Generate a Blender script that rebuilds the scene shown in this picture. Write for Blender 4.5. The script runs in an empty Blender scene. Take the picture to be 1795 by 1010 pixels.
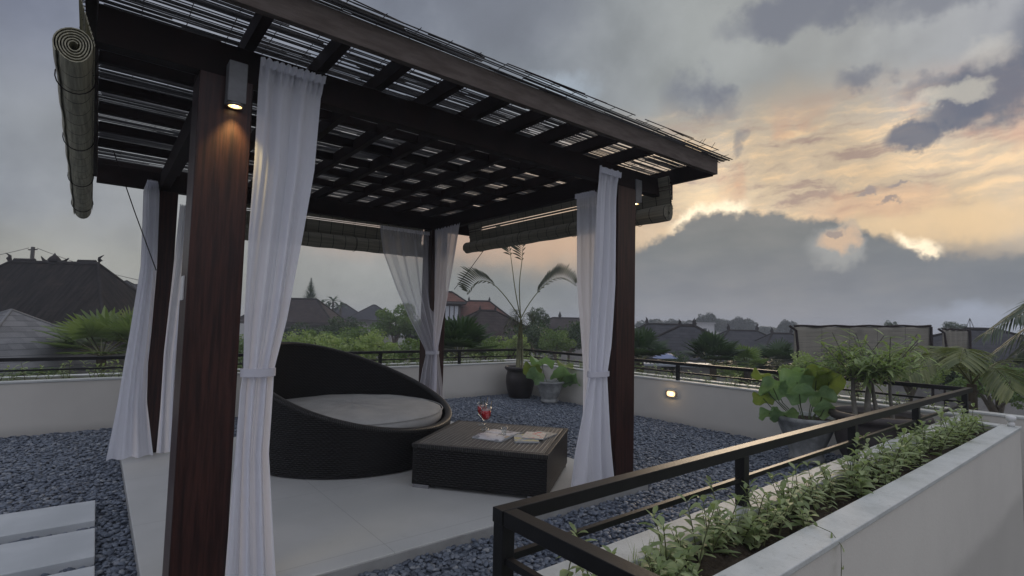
import bpy, math, random
import numpy as np
from mathutils import Vector, Matrix, Euler
SC = bpy.context.scene
COL = SC.collection
R_ = math.radians
random.seed(7)
rng = np.random.default_rng(11)

# ------------------------------------------------------------------ camera, world, sun, exposure
CR = np.array([[0.78202379, -0.05777664, -0.62056478],
               [-0.62281006, -0.03509995, -0.78158533],
               [0.02337558, 0.99771231, -0.06343287]])
CAMH = 1.5
FPX = 912.964
cam_d = bpy.data.cameras.new('camera')
cam = bpy.data.objects.new('camera', cam_d)
COL.objects.link(cam)
cam.matrix_world = Matrix([[*CR[0], 0], [*CR[1], 0], [*CR[2], CAMH], [0, 0, 0, 1]])
cam_d.sensor_width = 36
cam_d.lens = FPX / 1795 * 36
cam_d.clip_end = 2000
cam_d.clip_start = 0.05
SC.camera = cam

def lin(r, g, b):
    f = lambda c: (c / 12.92 if c <= 0.04045 else ((c + 0.055) / 1.055) ** 2.4)
    return (f(r / 255), f(g / 255), f(b / 255), 1)

class NT:
    """small helper for building node trees"""
    def __init__(s, tree): s.t = tree; s.n = tree.nodes; s.l = tree.links
    def node(s, typ, **kw):
        n = s.n.new(typ)
        for k, v in kw.items(): setattr(n, k, v)
        return n
    def put(s, sock, v):
        if isinstance(v, bpy.types.NodeSocket): s.l.new(v, sock)
        elif v is not None: sock.default_value = v
    def m(s, op, a, b=None, c=None, clamp=False):
        n = s.node('ShaderNodeMath', operation=op, use_clamp=clamp)
        s.put(n.inputs[0], a); s.put(n.inputs[1], b)
        if c is not None: s.put(n.inputs[2], c)
        return n.outputs[0]
    def vm(s, op, a, b=None):
        n = s.node('ShaderNodeVectorMath', operation=op)
        s.put(n.inputs[0], a); s.put(n.inputs[1], b)
        return n.outputs[0]
    def comb(s, x, y, z):
        n = s.node('ShaderNodeCombineXYZ')
        for i, v in enumerate((x, y, z)): s.put(n.inputs[i], v)
        return n.outputs[0]
    def sep(s, v):
        n = s.node('ShaderNodeSeparateXYZ'); s.put(n.inputs[0], v); return n.outputs
    def mix(s, f, a, b, typ='MIX'):
        n = s.node('ShaderNodeMix', data_type='RGBA', blend_type=typ)
        s.put(n.inputs[0], f); s.put(n.inputs[6], a); s.put(n.inputs[7], b)
        return n.outputs[2]
    def noise(s, v, scale, detail=4, rough=.55, dim='3D', out=0):
        n = s.node('ShaderNodeTexNoise', noise_dimensions=dim)
        s.put(n.inputs['Vector'], v); n.inputs['Scale'].default_value = scale
        n.inputs['Detail'].default_value = detail; n.inputs['Roughness'].default_value = rough
        return n.outputs[out]
    def ss(s, v, lo, hi):
        n = s.node('ShaderNodeMapRange', interpolation_type='SMOOTHSTEP')
        s.put(n.inputs[0], v); s.put(n.inputs[1], lo); s.put(n.inputs[2], hi)
        return n.outputs[0]
    def ramp(s, v, stops, interp='LINEAR'):
        n = s.node('ShaderNodeValToRGB'); s.put(n.inputs[0], v)
        cr = n.color_ramp; cr.interpolation = interp
        while len(cr.elements) < len(stops): cr.elements.new(0.5)
        for e, (p, c) in zip(cr.elements, stops):
            e.position = p; e.color = c if len(c) == 4 else (*c, 1)
        return n.outputs[0]

W = bpy.data.worlds.new('World'); SC.world = W; W.use_nodes = True
def make_world():
    k = NT(W.node_tree); k.n.clear()
    d = k.node('ShaderNodeTexCoord').outputs['Generated']
    x, y, z = k.sep(d)
    az = k.m('MULTIPLY', k.m('ARCTAN2', y, x), 57.2958)
    el = k.m('MULTIPLY', k.m('ARCSINE', z), 57.2958)
    n1 = k.noise(d, 5, 6, .55); n2 = k.noise(d, 13, 6, .6); n3 = k.noise(k.vm('ADD', d, (7, 3, 1)), 32, 5, .6)
    nc = lambda n, a: k.m('MULTIPLY', k.m('SUBTRACT', n, .5), a)
    eln = k.m('ADD', el, nc(n2, 3.0)); azn = k.m('ADD', az, nc(n1, 8))
    # wide gradients: azimuth x elevation
    t_az = lambda a: k.m('DIVIDE', a, 120.0, clamp=True)
    low = k.ramp(t_az(azn), [(0.0, lin(126, 132, 140)), (.30, lin(120, 126, 134)), (.42, lin(128, 133, 134)), (.60, lin(148, 150, 148)), (.80, lin(150, 150, 143)), (1, lin(136, 138, 140))])
    mid = k.ramp(t_az(azn), [(0.0, lin(208, 188, 162)), (.25, lin(214, 193, 165)), (.38, lin(205, 178, 148)), (.50, lin(158, 152, 146)), (.68, lin(146, 148, 148)), (.85, lin(136, 142, 152)), (1, lin(122, 128, 146))])
    high = k.ramp(t_az(azn), [(0.0, lin(146, 148, 158)), (.16, lin(162, 164, 163)), (.28, lin(148, 152, 152)), (.40, lin(126, 132, 140)), (.52, lin(120, 126, 138)), (.75, lin(122, 128, 142)), (1, lin(108, 115, 142))])
    c = k.mix(k.ss(eln, 3.5, 9.5), low, mid)
    c = k.mix(k.ss(k.m('ADD', el, nc(n1, 10)), 15, 24), c, high)
    zen = k.mix(.0, (.84, .87, .97, 1), (1, 1, 1, 1))  # overhead sky above the frame, raised in brightness as added fill light
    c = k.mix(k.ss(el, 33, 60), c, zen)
    # behind the camera: unseen blue sky, made brighter to light the scene
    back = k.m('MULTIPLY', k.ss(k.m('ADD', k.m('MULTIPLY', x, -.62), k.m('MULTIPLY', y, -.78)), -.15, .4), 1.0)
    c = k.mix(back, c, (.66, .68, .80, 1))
    # streaks of lit cloud in the sunset field
    st = k.noise(k.vm('MULTIPLY', k.comb(k.m('ADD', az, k.m('ADD', k.m('MULTIPLY', el, .9), nc(n1, 7))), k.m('ADD', el, nc(n2, 2.2)), 0), (.06, .24, 1)), 2.2, 6, .60)
    field = k.m('MULTIPLY', k.m('MULTIPLY', k.ss(el, 8.5, 12), k.m('SUBTRACT', 1, k.ss(el, 17, 23))), k.m('SUBTRACT', 1, k.ss(az, 32, 41)))
    field = k.m('MULTIPLY', field, k.ss(az, -30, -5))
    c = k.mix(k.m('MULTIPLY', field, k.ss(st, .48, .66)), c, lin(245, 212, 170))
    c = k.mix(k.m('MULTIPLY', k.m('MULTIPLY', field, k.m('SUBTRACT', 1, k.ss(st, .36, .50))), .85), c, lin(168, 146, 136))
    pk = k.noise(k.vm('ADD', d, (2, 9, 4)), 6, 4, .6)
    c = k.mix(k.m('MULTIPLY', k.m('MULTIPLY', field, k.ss(pk, .5, .62)), .6), c, lin(214, 166, 140))
    # broad mottling of the whole sky
    c = k.mix(k.m('MULTIPLY', k.m('SUBTRACT', 1, k.ss(n1, .3, .6)), .22), c, (.02, .02, .03, 1)); c = k.mix(k.m('MULTIPLY', k.ss(n1, .45, .8), .10), c, (1, 1, 1, 1))
    def blob(col, a, e, ra, re, op=1.0, soft=.5, nz=.9):
        nonlocal c
        da = k.m('DIVIDE', k.m('SUBTRACT', k.m('ADD', az, nc(n2, 5)), a), ra)
        de = k.m('DIVIDE', k.m('SUBTRACT', k.m('ADD', el, nc(n3, 3)), e), re)
        r2 = k.m('ADD', k.m('MULTIPLY', da, da), k.m('MULTIPLY', de, de))
        v = k.m('ADD', k.m('SUBTRACT', 1, r2), nc(n2, nz * 2.4))
        c = k.mix(k.m('MULTIPLY', k.ss(v, 0, soft), op), c, lin(*col))
    # glow behind the edge of the cloud bank
    blob((244, 222, 186), 31, 13.0, 6, 2.2, .42, 1.2, .3)
    blob((238, 205, 160), 12, 9.2, 10, 2.6, .7, 1.2, .3)
    blob((222, 178, 146), 17, 11.3, 7, 1.8, .5, 1.2, .4)
    # dark clouds
    D1 = (112, 116, 128); D2 = (104, 109, 123)
    blob(D1, 32.5, 23.5, 3.8, 3.2, .85, 1.1, .9)
    blob(D1, 29.6, 21.8, 1.6, 2.0, .4, 1.4, 1.3)
    blob((120, 122, 130), 27.6, 18.3, 1.1, 1.6, .6, .9, .8)
    blob(D1, 16.8, 22.3, 3.2, 1.5, .8, 1.0, 1.0)
    blob(D1, 12.5, 20.6, 3.0, 1.2, .65, 1.3, 1.1)
    blob(D2, 13.6, 16.7, 2.6, 1.6, .9, .7, 1.2)
    blob(D2, 11.2, 17.9, 3.0, 1.3, .8, 1.0, .9)
    blob(D2, 8.0, 19.2, 5.5, 3.4, .92, .9, .7)
    blob(D2, 2.0, 22.2, 6.5, 4.5, .9, .8, .6)
    blob(D1, 22.0, 28.6, 9, 2.4, .85, .9, .8)
    blob(D1, 9.0, 27.2, 10, 2.3, .7, .9, .8)
    blob(D1, 52, 33, 12, 6, .45, 1.2, .6)
    blob((176, 190, 205), 47.5, 24.5, 7, 2.2, .55, 1.4, .3)
    blob((150, 140, 138), 17, 12.6, 1.1, .35, .8, .9, .5)
    blob((146, 138, 138), 14.6, 12.6, 1.0, .3, .8, .9, .5)
    blob((130, 126, 130), 15.5, 11.4, 1.1, .35, .7, .9, .5)
    blob((205, 200, 190), 8.5, 22.0, 2.2, 1.6, .45, 1.2, .8)
    blob((212, 206, 190), 11.0, 19.6, 3.5, 1.0, .5, 1.0, .8)
    # evening glow band low behind the pavilion
    gb = k.m('MULTIPLY', k.m('MULTIPLY', k.ss(eln, 5.6, 8), k.m('SUBTRACT', 1, k.ss(eln, 9.5, 14))), k.m('MULTIPLY', k.ss(az, 38, 44), k.m('SUBTRACT', 1, k.ss(az, 58, 80))))
    c = k.mix(k.m('MULTIPLY', gb, .55), c, lin(196, 164, 142))
    # the heavy bank of cloud along the horizon, its edge a curve over azimuth
    fc = k.node('ShaderNodeFloatCurve')
    crv = fc.mapping.curves[0]
    pts = [(0, 6.4), (7, 6.6), (10, 6.8), (13.8, 7.3), (15.6, 8.7), (18, 9.6), (22.6, 10.9), (26, 11.9), (30.4, 11.9), (33.5, 11.0), (36, 9.3), (40, 8.0), (45, 6.6), (60, 5.6), (80, 4.2), (100, 3)]
    while len(crv.points) < len(pts): crv.points.new(.5, .5)
    for p, (a, e) in zip(crv.points, pts): p.location = (a / 100, e / 20); p.handle_type = 'AUTO_CLAMPED'
    fc.mapping.update()
    k.put(fc.inputs['Value'], k.m('DIVIDE', az, 100.0, clamp=True))
    top = k.m('MULTIPLY', fc.outputs[0], 20.0)
    edge = k.m('ADD', k.m('SUBTRACT', top, el), k.m('ADD', nc(n2, 2.2), k.m('ADD', nc(n3, 2.0), nc(k.noise(d, 75, 4, .6), .9))))
    soft = k.m('ADD', .95, k.m('MULTIPLY', k.ss(az, 36, 50), 4.0))
    bank = k.ss(edge, 0, soft)
    # a thin lit rim on the edge near the hidden sun
    rim = k.m('MULTIPLY', k.ss(edge, -.9, .1), k.m('SUBTRACT', 1, bank))
    rs = k.m('ADD', k.m('MULTIPLY', k.ss(az, 26.5, 28), k.m('SUBTRACT', 1, k.ss(az, 33, 35.5))), k.m('MULTIPLY', k.ss(az, 11.5, 12.5), k.m('SUBTRACT', 1, k.ss(az, 14.3, 15.5))), clamp=True)
    c = k.mix(k.m('MULTIPLY', rim, rs), c, (1.12, .94, .68, 1))
    bankc = k.ramp(k.m('DIVIDE', k.m('ADD', el, nc(n1, 4)), 12.0, clamp=True), [(0, lin(131, 137, 147)), (.28, lin(119, 124, 132)), (.7, lin(117, 121, 123)), (1, lin(124, 125, 124))])
    bm_ = k.noise(k.vm('MULTIPLY', k.comb(az, el, 0), (.06, .16, 1)), 2.4, 7, .6)
    bankc = k.mix(k.m('MULTIPLY', k.ss(bm_, .42, .72), .16), bankc, lin(160, 156, 152)); bankc = k.mix(k.m('MULTIPLY', k.m('SUBTRACT', 1, k.ss(bm_, .3, .5)), .16), bankc, lin(88, 94, 104))
    inwest = k.m('SUBTRACT', 1, k.ss(az, 36, 52))
    c = k.mix(k.m('MULTIPLY', bank, k.m('ADD', .0, inwest)), c, bankc)
    # the opening in the bank
    blob((156, 157, 156), 19.4, 7.7, 3.2, 2.5, .85, .9, .6)
    blob((204, 176, 150), 19.3, 8.3, 2.4, 1.5, .95, .9, .7)
    blob((140, 132, 132), 20.0, 9.0, .9, .4, .7, .6, .6)
    # pale low cloud on the far right
    blob((158, 167, 184), 10.0, .9, 5.5, 2.0, .85, 1.3, .12)
    blob((170, 178, 196), 5.5, 3.0, 1.6, 3.0, .6, 1.3, .12)
    c = k.mix(k.ss(el, -2, -8), c, lin(70, 76, 74))
    sky = k.node('ShaderNodeTexSky', sky_type='NISHITA', sun_disc=False)
    sky.sun_elevation = R_(10); sky.sun_rotation = R_(90 - 27)
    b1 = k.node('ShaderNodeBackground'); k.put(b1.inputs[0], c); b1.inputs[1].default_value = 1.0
    b2 = k.node('ShaderNodeBackground'); k.put(b2.inputs[0], sky.outputs[0]); b2.inputs[1].default_value = .05
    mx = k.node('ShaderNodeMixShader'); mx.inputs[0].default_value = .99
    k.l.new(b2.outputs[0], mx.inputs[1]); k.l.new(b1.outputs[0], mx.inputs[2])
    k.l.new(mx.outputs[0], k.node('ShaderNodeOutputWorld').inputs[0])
make_world()
W.cycles.sampling_method = 'MANUAL'; W.cycles.sample_map_resolution = 512

sun_d = bpy.data.lights.new('sun', 'SUN'); sun = bpy.data.objects.new('sun', sun_d); COL.objects.link(sun)
sun_d.energy = .5; sun_d.angle = R_(14); sun_d.color = (1, .78, .55)
sd = Vector((math.cos(R_(27)) * math.cos(R_(12)), math.sin(R_(27)) * math.cos(R_(12)), math.sin(R_(12))))
sun.rotation_euler = sd.to_track_quat('Z', 'Y').to_euler()
VS = SC.view_settings
VS.view_transform = 'Standard'; VS.look = 'None'; VS.exposure = 0.15; VS.gamma = 1.0; VS.use_curve_mapping = False
SC.cycles.transparent_max_bounces = 24
SC.cycles.max_bounces = 8

def at(px, py, depth):
    """a world point seen at that place of the photograph, so many metres along the view axis"""
    dx, dy = px - 897.5, 505 - py
    v = CR @ np.array([dx / FPX, dy / FPX, -1.0])
    return Vector(v * depth) + Vector((0, 0, CAMH))

# ------------------------------------------------------------------ materials
MATS = {}
def mat(name, col, rough=.6, spec=.5, metal=0, var=None, vscale=6, bump=0, bscale=80, coat=0, trans=0, stretch=(1, 1, 1), coords='Object', extra=None):
    """principled material; var = second colour mixed in by noise; bump by noise"""
    if name in MATS: return MATS[name]
    m = bpy.data.materials.new(name); m.use_nodes = True; MATS[name] = m
    k = NT(m.node_tree); b = k.n['Principled BSDF']
    b.inputs['Roughness'].default_value = rough; b.inputs['Metallic'].default_value = metal
    b.inputs['Specular IOR Level'].default_value = spec
    b.inputs['Coat Weight'].default_value = coat; b.inputs['Coat Roughness'].default_value = .15
    co = k.node('ShaderNodeTexCoord').outputs[coords]
    co = k.vm('MULTIPLY', co, stretch)
    c = (*col, 1)
    if var is not None:
        f = k.ss(k.noise(co, vscale, 6, .6), .3, .7)
        c = k.mix(f, c, (*var, 1))
    k.put(b.inputs['Base Color'], c)
    if bump:
        bn = k.node('ShaderNodeBump'); bn.inputs['Strength'].default_value = 1; bn.inputs['Distance'].default_value = bump
        k.put(bn.inputs['Height'], k.noise(co, bscale, 4, .6)); k.l.new(bn.outputs[0], b.inputs['Normal'])
    if extra: extra(k, b, co, c)
    return m

def leafmat(name, a, b2, tr=.35, rough=.45):
    """leaf: colour varies per leaf through the mesh attribute 'v'; some light passes through"""
    if name in MATS: return MATS[name]
    m = bpy.data.materials.new(name); m.use_nodes = True; MATS[name] = m
    k = NT(m.node_tree); b = k.n['Principled BSDF']
    at_ = k.node('ShaderNodeAttribute', attribute_name='v')
    oi = k.node('ShaderNodeObjectInfo')
    c = k.mix(at_.outputs['Fac'], (*a, 1), (*b2, 1))
    c = k.mix(k.m('MULTIPLY', oi.outputs['Random'], .3), c, (a[0] * .6, a[1] * .62, a[2] * .7, 1))
    k.put(b.inputs['Base Color'], c); b.inputs['Roughness'].default_value = rough
    b.inputs['Specular IOR Level'].default_value = .4
    t = k.node('ShaderNodeBsdfTranslucent'); k.put(t.inputs[0], k.mix(.5, c, (b2[0] * 1.3, b2[1] * 1.5, b2[2] * .6, 1)))
    mx = k.node('ShaderNodeMixShader'); mx.inputs[0].default_value = tr
    k.l.new(b.outputs[0], mx.inputs[1]); k.l.new(t.outputs[0], mx.inputs[2])
    k.l.new(mx.outputs[0], k.n['Material Output'].inputs[0])
    return m

def grain(k, b, co, c):
    f = k.noise(k.vm('MULTIPLY', co, (30, 30, 1.6)), 1.6, 6, .65)
    cc = k.mix(k.ss(f, .3, .72), (.014, .0058, .0046, 1), (.052, .019, .0135, 1))
    k.put(b.inputs['Base Color'], cc)
    bn = k.node('ShaderNodeBump'); bn.inputs['Distance'].default_value = .0008
    k.put(bn.inputs['Height'], f); k.l.new(bn.outputs[0], b.inputs['Normal'])
M_POST = mat('varnished_timber', (.04, .015, .01), .42, .25, coat=.06, extra=grain)
M_BEAM = mat('dark_timber', (.012, .007, .006), .6, .15, var=(.020, .011, .009), vscale=5, stretch=(1, 1, 1), bump=.001, bscale=50)
M_FASC = mat('weathered_fascia', (.085, .068, .058), .75, .2, var=(.135, .112, .098), vscale=9, stretch=(.6, 3, 3), bump=.002, bscale=60)

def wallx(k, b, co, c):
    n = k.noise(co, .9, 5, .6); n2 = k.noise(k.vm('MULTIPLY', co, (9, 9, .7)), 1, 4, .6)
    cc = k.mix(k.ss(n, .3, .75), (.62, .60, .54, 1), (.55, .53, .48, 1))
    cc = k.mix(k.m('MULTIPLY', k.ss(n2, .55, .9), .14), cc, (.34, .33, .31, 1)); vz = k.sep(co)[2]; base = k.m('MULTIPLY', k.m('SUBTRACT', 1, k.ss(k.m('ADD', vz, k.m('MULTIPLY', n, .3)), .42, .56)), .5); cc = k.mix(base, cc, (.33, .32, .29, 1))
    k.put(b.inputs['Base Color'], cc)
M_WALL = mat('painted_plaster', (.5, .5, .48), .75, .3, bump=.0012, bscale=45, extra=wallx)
def capx(k, b, co, c):
    n = k.noise(co, 5, 7, .7); n2 = k.noise(co, 38, 5, .7)
    cc = k.mix(k.ss(n, .35, .7), (.52, .54, .52, 1), (.42, .44, .42, 1))
    cc = k.mix(k.m('MULTIPLY', k.ss(n2, .55, .75), .5), cc, (.22, .22, .20, 1))
    k.put(b.inputs['Base Color'], cc)
M_CAP = mat('stained_cap_stone', (.5, .5, .5), .55, .5, bump=.0015, bscale=70, extra=capx)
def floorx(k, b, co, c):
    n = k.noise(co, .8, 6, .6); n2 = k.noise(co, 6, 6, .7)
    cc = k.mix(k.ss(n, .3, .7), (.50, .505, .485, 1), (.42, .43, .41, 1))
    cc = k.mix(k.m('MULTIPLY', k.ss(n2, .6, .8), .35), cc, (.20, .20, .19, 1))
    vx = k.sep(co); jx = k.m('ABSOLUTE', k.m('SUBTRACT', k.m('FRACT', k.m('DIVIDE', k.m('SUBTRACT', vx[0], .27), 1.2633)), .5)); jy = k.m('ABSOLUTE', k.m('SUBTRACT', k.m('FRACT', k.m('DIVIDE', k.m('SUBTRACT', vx[1], 3.19), 1.24)), .5))
    j = k.m('MAXIMUM', k.ss(jx, .497, .4995), k.ss(jy, .497, .4995)); cc = k.mix(k.m('MULTIPLY', j, .45), cc, (.12, .12, .115, 1))
    k.put(b.inputs['Base Color'], cc)
M_PLAT = mat('smooth_screed', (.36, .36, .35), .5, .45, bump=.0008, bscale=60, extra=floorx)
M_SLAB = mat('pale_slab', (.52, .55, .56), .5, .4, var=(.42, .45, .46), vscale=2.5, bump=.0008, bscale=60)
M_METAL = mat('black_painted_steel', (.006, .006, .006), .42, .26, var=(.010, .010, .010), vscale=14, bump=.0004, bscale=90)
M_SOIL = mat('soil', (.022, .016, .011), .95, .2, var=(.05, .038, .026), vscale=25, bump=.02, bscale=40)
M_STEEL = mat('brushed_metal', (.30, .30, .31), .4, .5, metal=.7, var=(.22, .22, .23), vscale=20)
M_WHITEP = mat('white_plastic', (.62, .62, .60), .4, .5)
M_BLACKP = mat('black_clay', (.014, .011, .011), .42, .5, var=(.028, .022, .02), vscale=7, bump=.003, bscale=22)
M_GREYP = mat('worn_grey_stone', (.36, .375, .37), .75, .25, var=(.20, .21, .205), vscale=9, bump=.003, bscale=25)
M_DKBOWL = mat('grey_brown_clay', (.045, .038, .036), .55, .4, var=(.07, .06, .055), vscale=6, bump=.002, bscale=30)

def fabric(name, col, tr, alpha_n, dens=1.0):
    m = bpy.data.materials.new(name); m.use_nodes = True; MATS[name] = m
    k = NT(m.node_tree); k.n.clear()
    co = k.node('ShaderNodeTexCoord').outputs['Object']
    c = (*col, 1)
    d = k.node('ShaderNodeBsdfDiffuse'); d.inputs[0].default_value = c
    t = k.node('ShaderNodeBsdfTranslucent'); t.inputs[0].default_value = c
    mx = k.node('ShaderNodeMixShader'); mx.inputs[0].default_value = tr
    k.l.new(d.outputs[0], mx.inputs[1]); k.l.new(t.outputs[0], mx.inputs[2])
    bn = k.node('ShaderNodeBump'); bn.inputs['Distance'].default_value = .0012
    k.put(bn.inputs['Height'], k.noise(k.vm('MULTIPLY', co, (60, 60, 8)), 1, 4, .6))
    k.l.new(bn.outputs[0], d.inputs['Normal'])
    # thin weave: more open when seen face on, closed at grazing angles
    lw = k.node('ShaderNodeLayerWeight'); lw.inputs[0].default_value = .45
    tp = k.node('ShaderNodeBsdfTransparent'); m2 = k.node('ShaderNodeMixShader')
    f = k.m('MULTIPLY', k.m('SUBTRACT', 1, lw.outputs['Facing']), alpha_n)
    k.put(m2.inputs[0], f)
    k.l.new(mx.outputs[0], m2.inputs[1]); k.l.new(tp.outputs[0], m2.inputs[2])
    k.l.new(m2.outputs[0], k.node('ShaderNodeOutputMaterial').inputs[0])
    return m
M_CURT = fabric('white_voile', (.86, .87, .92), .42, .06)
M_SHEER = fabric('sheer_voile', (.72, .72, .76), .42, .5)
M_TIE = mat('tieback_cloth', (.52, .52, .56), .8)
M_CUSH = mat('cushion_canvas', (.42, .42, .40), .85, .2, var=(.35, .35, .335), vscale=4, bump=.0012, bscale=160)

def weave(name, dark, light, su, sv, rough=.4):
    """woven strands laid out in UV metres: over-under weave by shifted waves"""
    m = bpy.data.materials.new(name); m.use_nodes = True; MATS[name] = m
    k = NT(m.node_tree); b = k.n['Principled BSDF']
    uv = k.node('ShaderNodeUVMap').outputs[0]
    u, v, _ = k.sep(uv)
    r = k.m('DIVIDE', v, sv); row = k.m('FLOOR', r); fr = k.m('SUBTRACT', r, row)
    par = k.m('MULTIPLY', k.m('MODULO', row, 2.0), math.pi)
    h1 = k.m('SINE', k.m('MULTIPLY', fr, math.pi))
    h2 = k.m('ADD', .5, k.m('MULTIPLY', k.m('SINE', k.m('ADD', k.m('MULTIPLY', u, math.pi / su), par)), .5))
    h = k.m('MULTIPLY', h1, k.m('ADD', .35, k.m('MULTIPLY', h2, .65)))
    n = k.noise(k.comb(k.m('MULTIPLY', u, 6), k.m('MULTIPLY', row, 3.7), 0), 1, 3, .6)
    c = k.mix(h, (*dark, 1), (*light, 1))
    c = k.mix(k.m('MULTIPLY', k.ss(n, .3, .7), .4), c, (*dark, 1))
    k.put(b.inputs['Base Color'], c); b.inputs['Roughness'].default_value = rough; b.inputs['Specular IOR Level'].default_value = .16
    bn = k.node('ShaderNodeBump'); bn.inputs['Distance'].default_value = .003
    k.put(bn.inputs['Height'], h); k.l.new(bn.outputs[0], b.inputs['Normal'])
    return m
M_WICK = weave('dark_wicker', (.002, .002, .002), (.019, .018, .017), .024, .018, .45)
M_WICKT = weave('table_top_wicker', (.006, .006, .006), (.25, .24, .22), .6, .019, .38)
M_WICKR = weave('rim_wicker', (.006, .006, .006), (.07, .068, .064), .012, .018, .38)

# ------------------------------------------------------------------ geometry helpers
class MB:
    def __init__(s): s.v = []; s.f = []; s.uv = None; s.mi = []
    def quad(s, a, b, c, d):
        i = len(s.v); s.v += [a, b, c, d]; s.f.append((i, i + 1, i + 2, i + 3))
    def tri(s, a, b, c):
        i = len(s.v); s.v += [a, b, c]; s.f.append((i, i + 1, i + 2))
    def box(s, x0, x1, y0, y1, z0, z1):
        i = len(s.v)
        s.v += [(x, y, z) for z in (z0, z1) for y in (y0, y1) for x in (x0, x1)]
        for q in ((0, 2, 3, 1), (4, 5, 7, 6), (0, 1, 5, 4), (2, 6, 7, 3), (0, 4, 6, 2), (1, 3, 7, 5)): s.f.append(tuple(i + j for j in q))
        return s
    def obox(s, c, ax, ay, az_):
        c, ax, ay, az_ = map(Vector, (c, ax, ay, az_)); i = len(s.v)
        s.v += [tuple(c + ax * sx + ay * sy + az_ * sz) for sz in (-1, 1) for sy in (-1, 1) for sx in (-1, 1)]
        for q in ((0, 2, 3, 1), (4, 5, 7, 6), (0, 1, 5, 4), (2, 6, 7, 3), (0, 4, 6, 2), (1, 3, 7, 5)): s.f.append(tuple(i + j for j in q))
        return s
    def bar(s, a, b, w, h=None, up=(0, 0, 1)):
        a, b = Vector(a), Vector(b); d = b - a; L = d.length; d.normalize(); h = h or w
        sd_ = d.cross(Vector(up)).normalized(); u = sd_.cross(d)
        return s.obox((a + b) / 2, d * L / 2, sd_ * w / 2, u * h / 2)
    def tube(s, pts, r, n=8, cap=True):
        pts = [Vector(p) for p in pts]; rs = r if isinstance(r, (list, tuple)) else [r] * len(pts)
        i0 = len(s.v); ref = None
        for j, p in enumerate(pts):
            t = (pts[min(j + 1, len(pts) - 1)] - pts[max(j - 1, 0)]).normalized()
            if ref is None or abs(ref.dot(t)) > .97: ref = Vector((0, 0, 1)) if abs(t.z) < .9 else Vector((1, 0, 0))
            a = t.cross(ref).normalized(); b = t.cross(a); ref = -b if False else ref
            for q in range(n):
                th = 2 * math.pi * q / n; s.v.append(tuple(p + (a * math.cos(th) + b * math.sin(th)) * rs[j]))
        for j in range(len(pts) - 1):
            for q in range(n):
                q2 = (q + 1) % n; s.f.append((i0 + j * n + q, i0 + j * n + q2, i0 + (j + 1) * n + q2, i0 + (j + 1) * n + q))
        if cap:
            s.f.append(tuple(i0 + q for q in range(n))); s.f.append(tuple(i0 + (len(pts) - 1) * n + q for q in range(n - 1, -1, -1)))
        return s
    def lathe(s, prof, c=(0, 0, 0), n=32, wob=0):
        i0 = len(s.v)
        for r, z in prof:
            for q in range(n):
                th = 2 * math.pi * q / n; rr = r * (1 + wob * math.sin(3 * th + z * 9))
                s.v.append((c[0] + rr * math.cos(th), c[1] + rr * math.sin(th), c[2] + z))
        for j in range(len(prof) - 1):
            for q in range(n):
                q2 = (q + 1) % n; s.f.append((i0 + j * n + q, i0 + j * n + q2, i0 + (j + 1) * n + q2, i0 + (j + 1) * n + q))
        return s
    def grid(s, P):
        """P[i][j] points"""
        i0 = len(s.v); a, b = len(P), len(P[0])
        for r in P: s.v += [tuple(p) for p in r]
        for i in range(a - 1):
            for j in range(b - 1): s.f.append((i0 + i * b + j, i0 + i * b + j + 1, i0 + (i + 1) * b + j + 1, i0 + (i + 1) * b + j))
        return s
    def build(s, name, material, parent=None, smooth=False, bevel=0, org=None, uvf=None):
        o_ = Vector((0, 0, 0))
        if org is not None: o_ = Vector(org)
        elif parent is not None:
            p = parent
            while p is not None: o_ += p.location; p = p.parent
        me = bpy.data.meshes.new(name)
        V = [tuple(Vector(v) - o_) for v in s.v]
        me.from_pydata(V, [], s.f); me.materials.append(material)
        if uvf is not None:
            uvl = me.uv_layers.new(name='UVMap'); 
            for poly in me.polygons:
                vs = [s.v[me.loops[li].vertex_index] for li in poly.loop_indices]
                for li, t in zip(poly.loop_indices, uvf(vs, poly)): uvl.data[li].uv = t
        me.update()
        if smooth: me.shade_smooth()
        o = bpy.data.objects.new(name, me); COL.objects.link(o); o.parent = parent
        if parent is None and org is not None: o.location = org
        if bevel:
            md = o.modifiers.new('bevel', 'BEVEL'); md.width = bevel; md.segments = 2; md.limit_method = 'ANGLE'
        return o

def tag(o, label=None, cat=None, group=None, kind=None):
    if label: o['label'] = label
    if cat: o['category'] = cat
    if group: o['group'] = group
    if kind: o['kind'] = kind
    return o
def thing(name, loc, label, cat, group=None):
    o = bpy.data.objects.new(name, None); COL.objects.link(o); o.location = loc; o.empty_display_size = .1
    return tag(o, label, cat, group)
def copy_tree(o, parent=None):
    c = o.copy(); COL.objects.link(c); c.parent = parent
    for ch in o.children: copy_tree(ch, c)
    return c
def raw_mesh(name, V, F, material, parent=None, attr=None, loc=None, smooth=False):
    """fast mesh from numpy arrays of equal-sized faces; attr per face"""
    V = np.asarray(V, dtype=np.float32); F = np.asarray(F, dtype=np.int32)
    me = bpy.data.meshes.new(name)
    me.vertices.add(len(V)); me.vertices.foreach_set('co', V.ravel())
    n = F.shape[1]; me.loops.add(F.size); me.loops.foreach_set('vertex_index', F.ravel())
    me.polygons.add(len(F)); me.polygons.foreach_set('loop_start', np.arange(0, F.size, n, dtype=np.int32))
    me.update(calc_edges=True); me.validate()
    if attr is not None:
        at_ = me.attributes.new('v', 'FLOAT', 'FACE'); at_.data.foreach_set('value', np.asarray(attr, dtype=np.float32))
    me.materials.append(material)
    if smooth: me.shade_smooth()
    o = bpy.data.objects.new(name, me); COL.objects.link(o); o.parent = parent
    if loc is not None: o.location = loc
    return o

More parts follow.
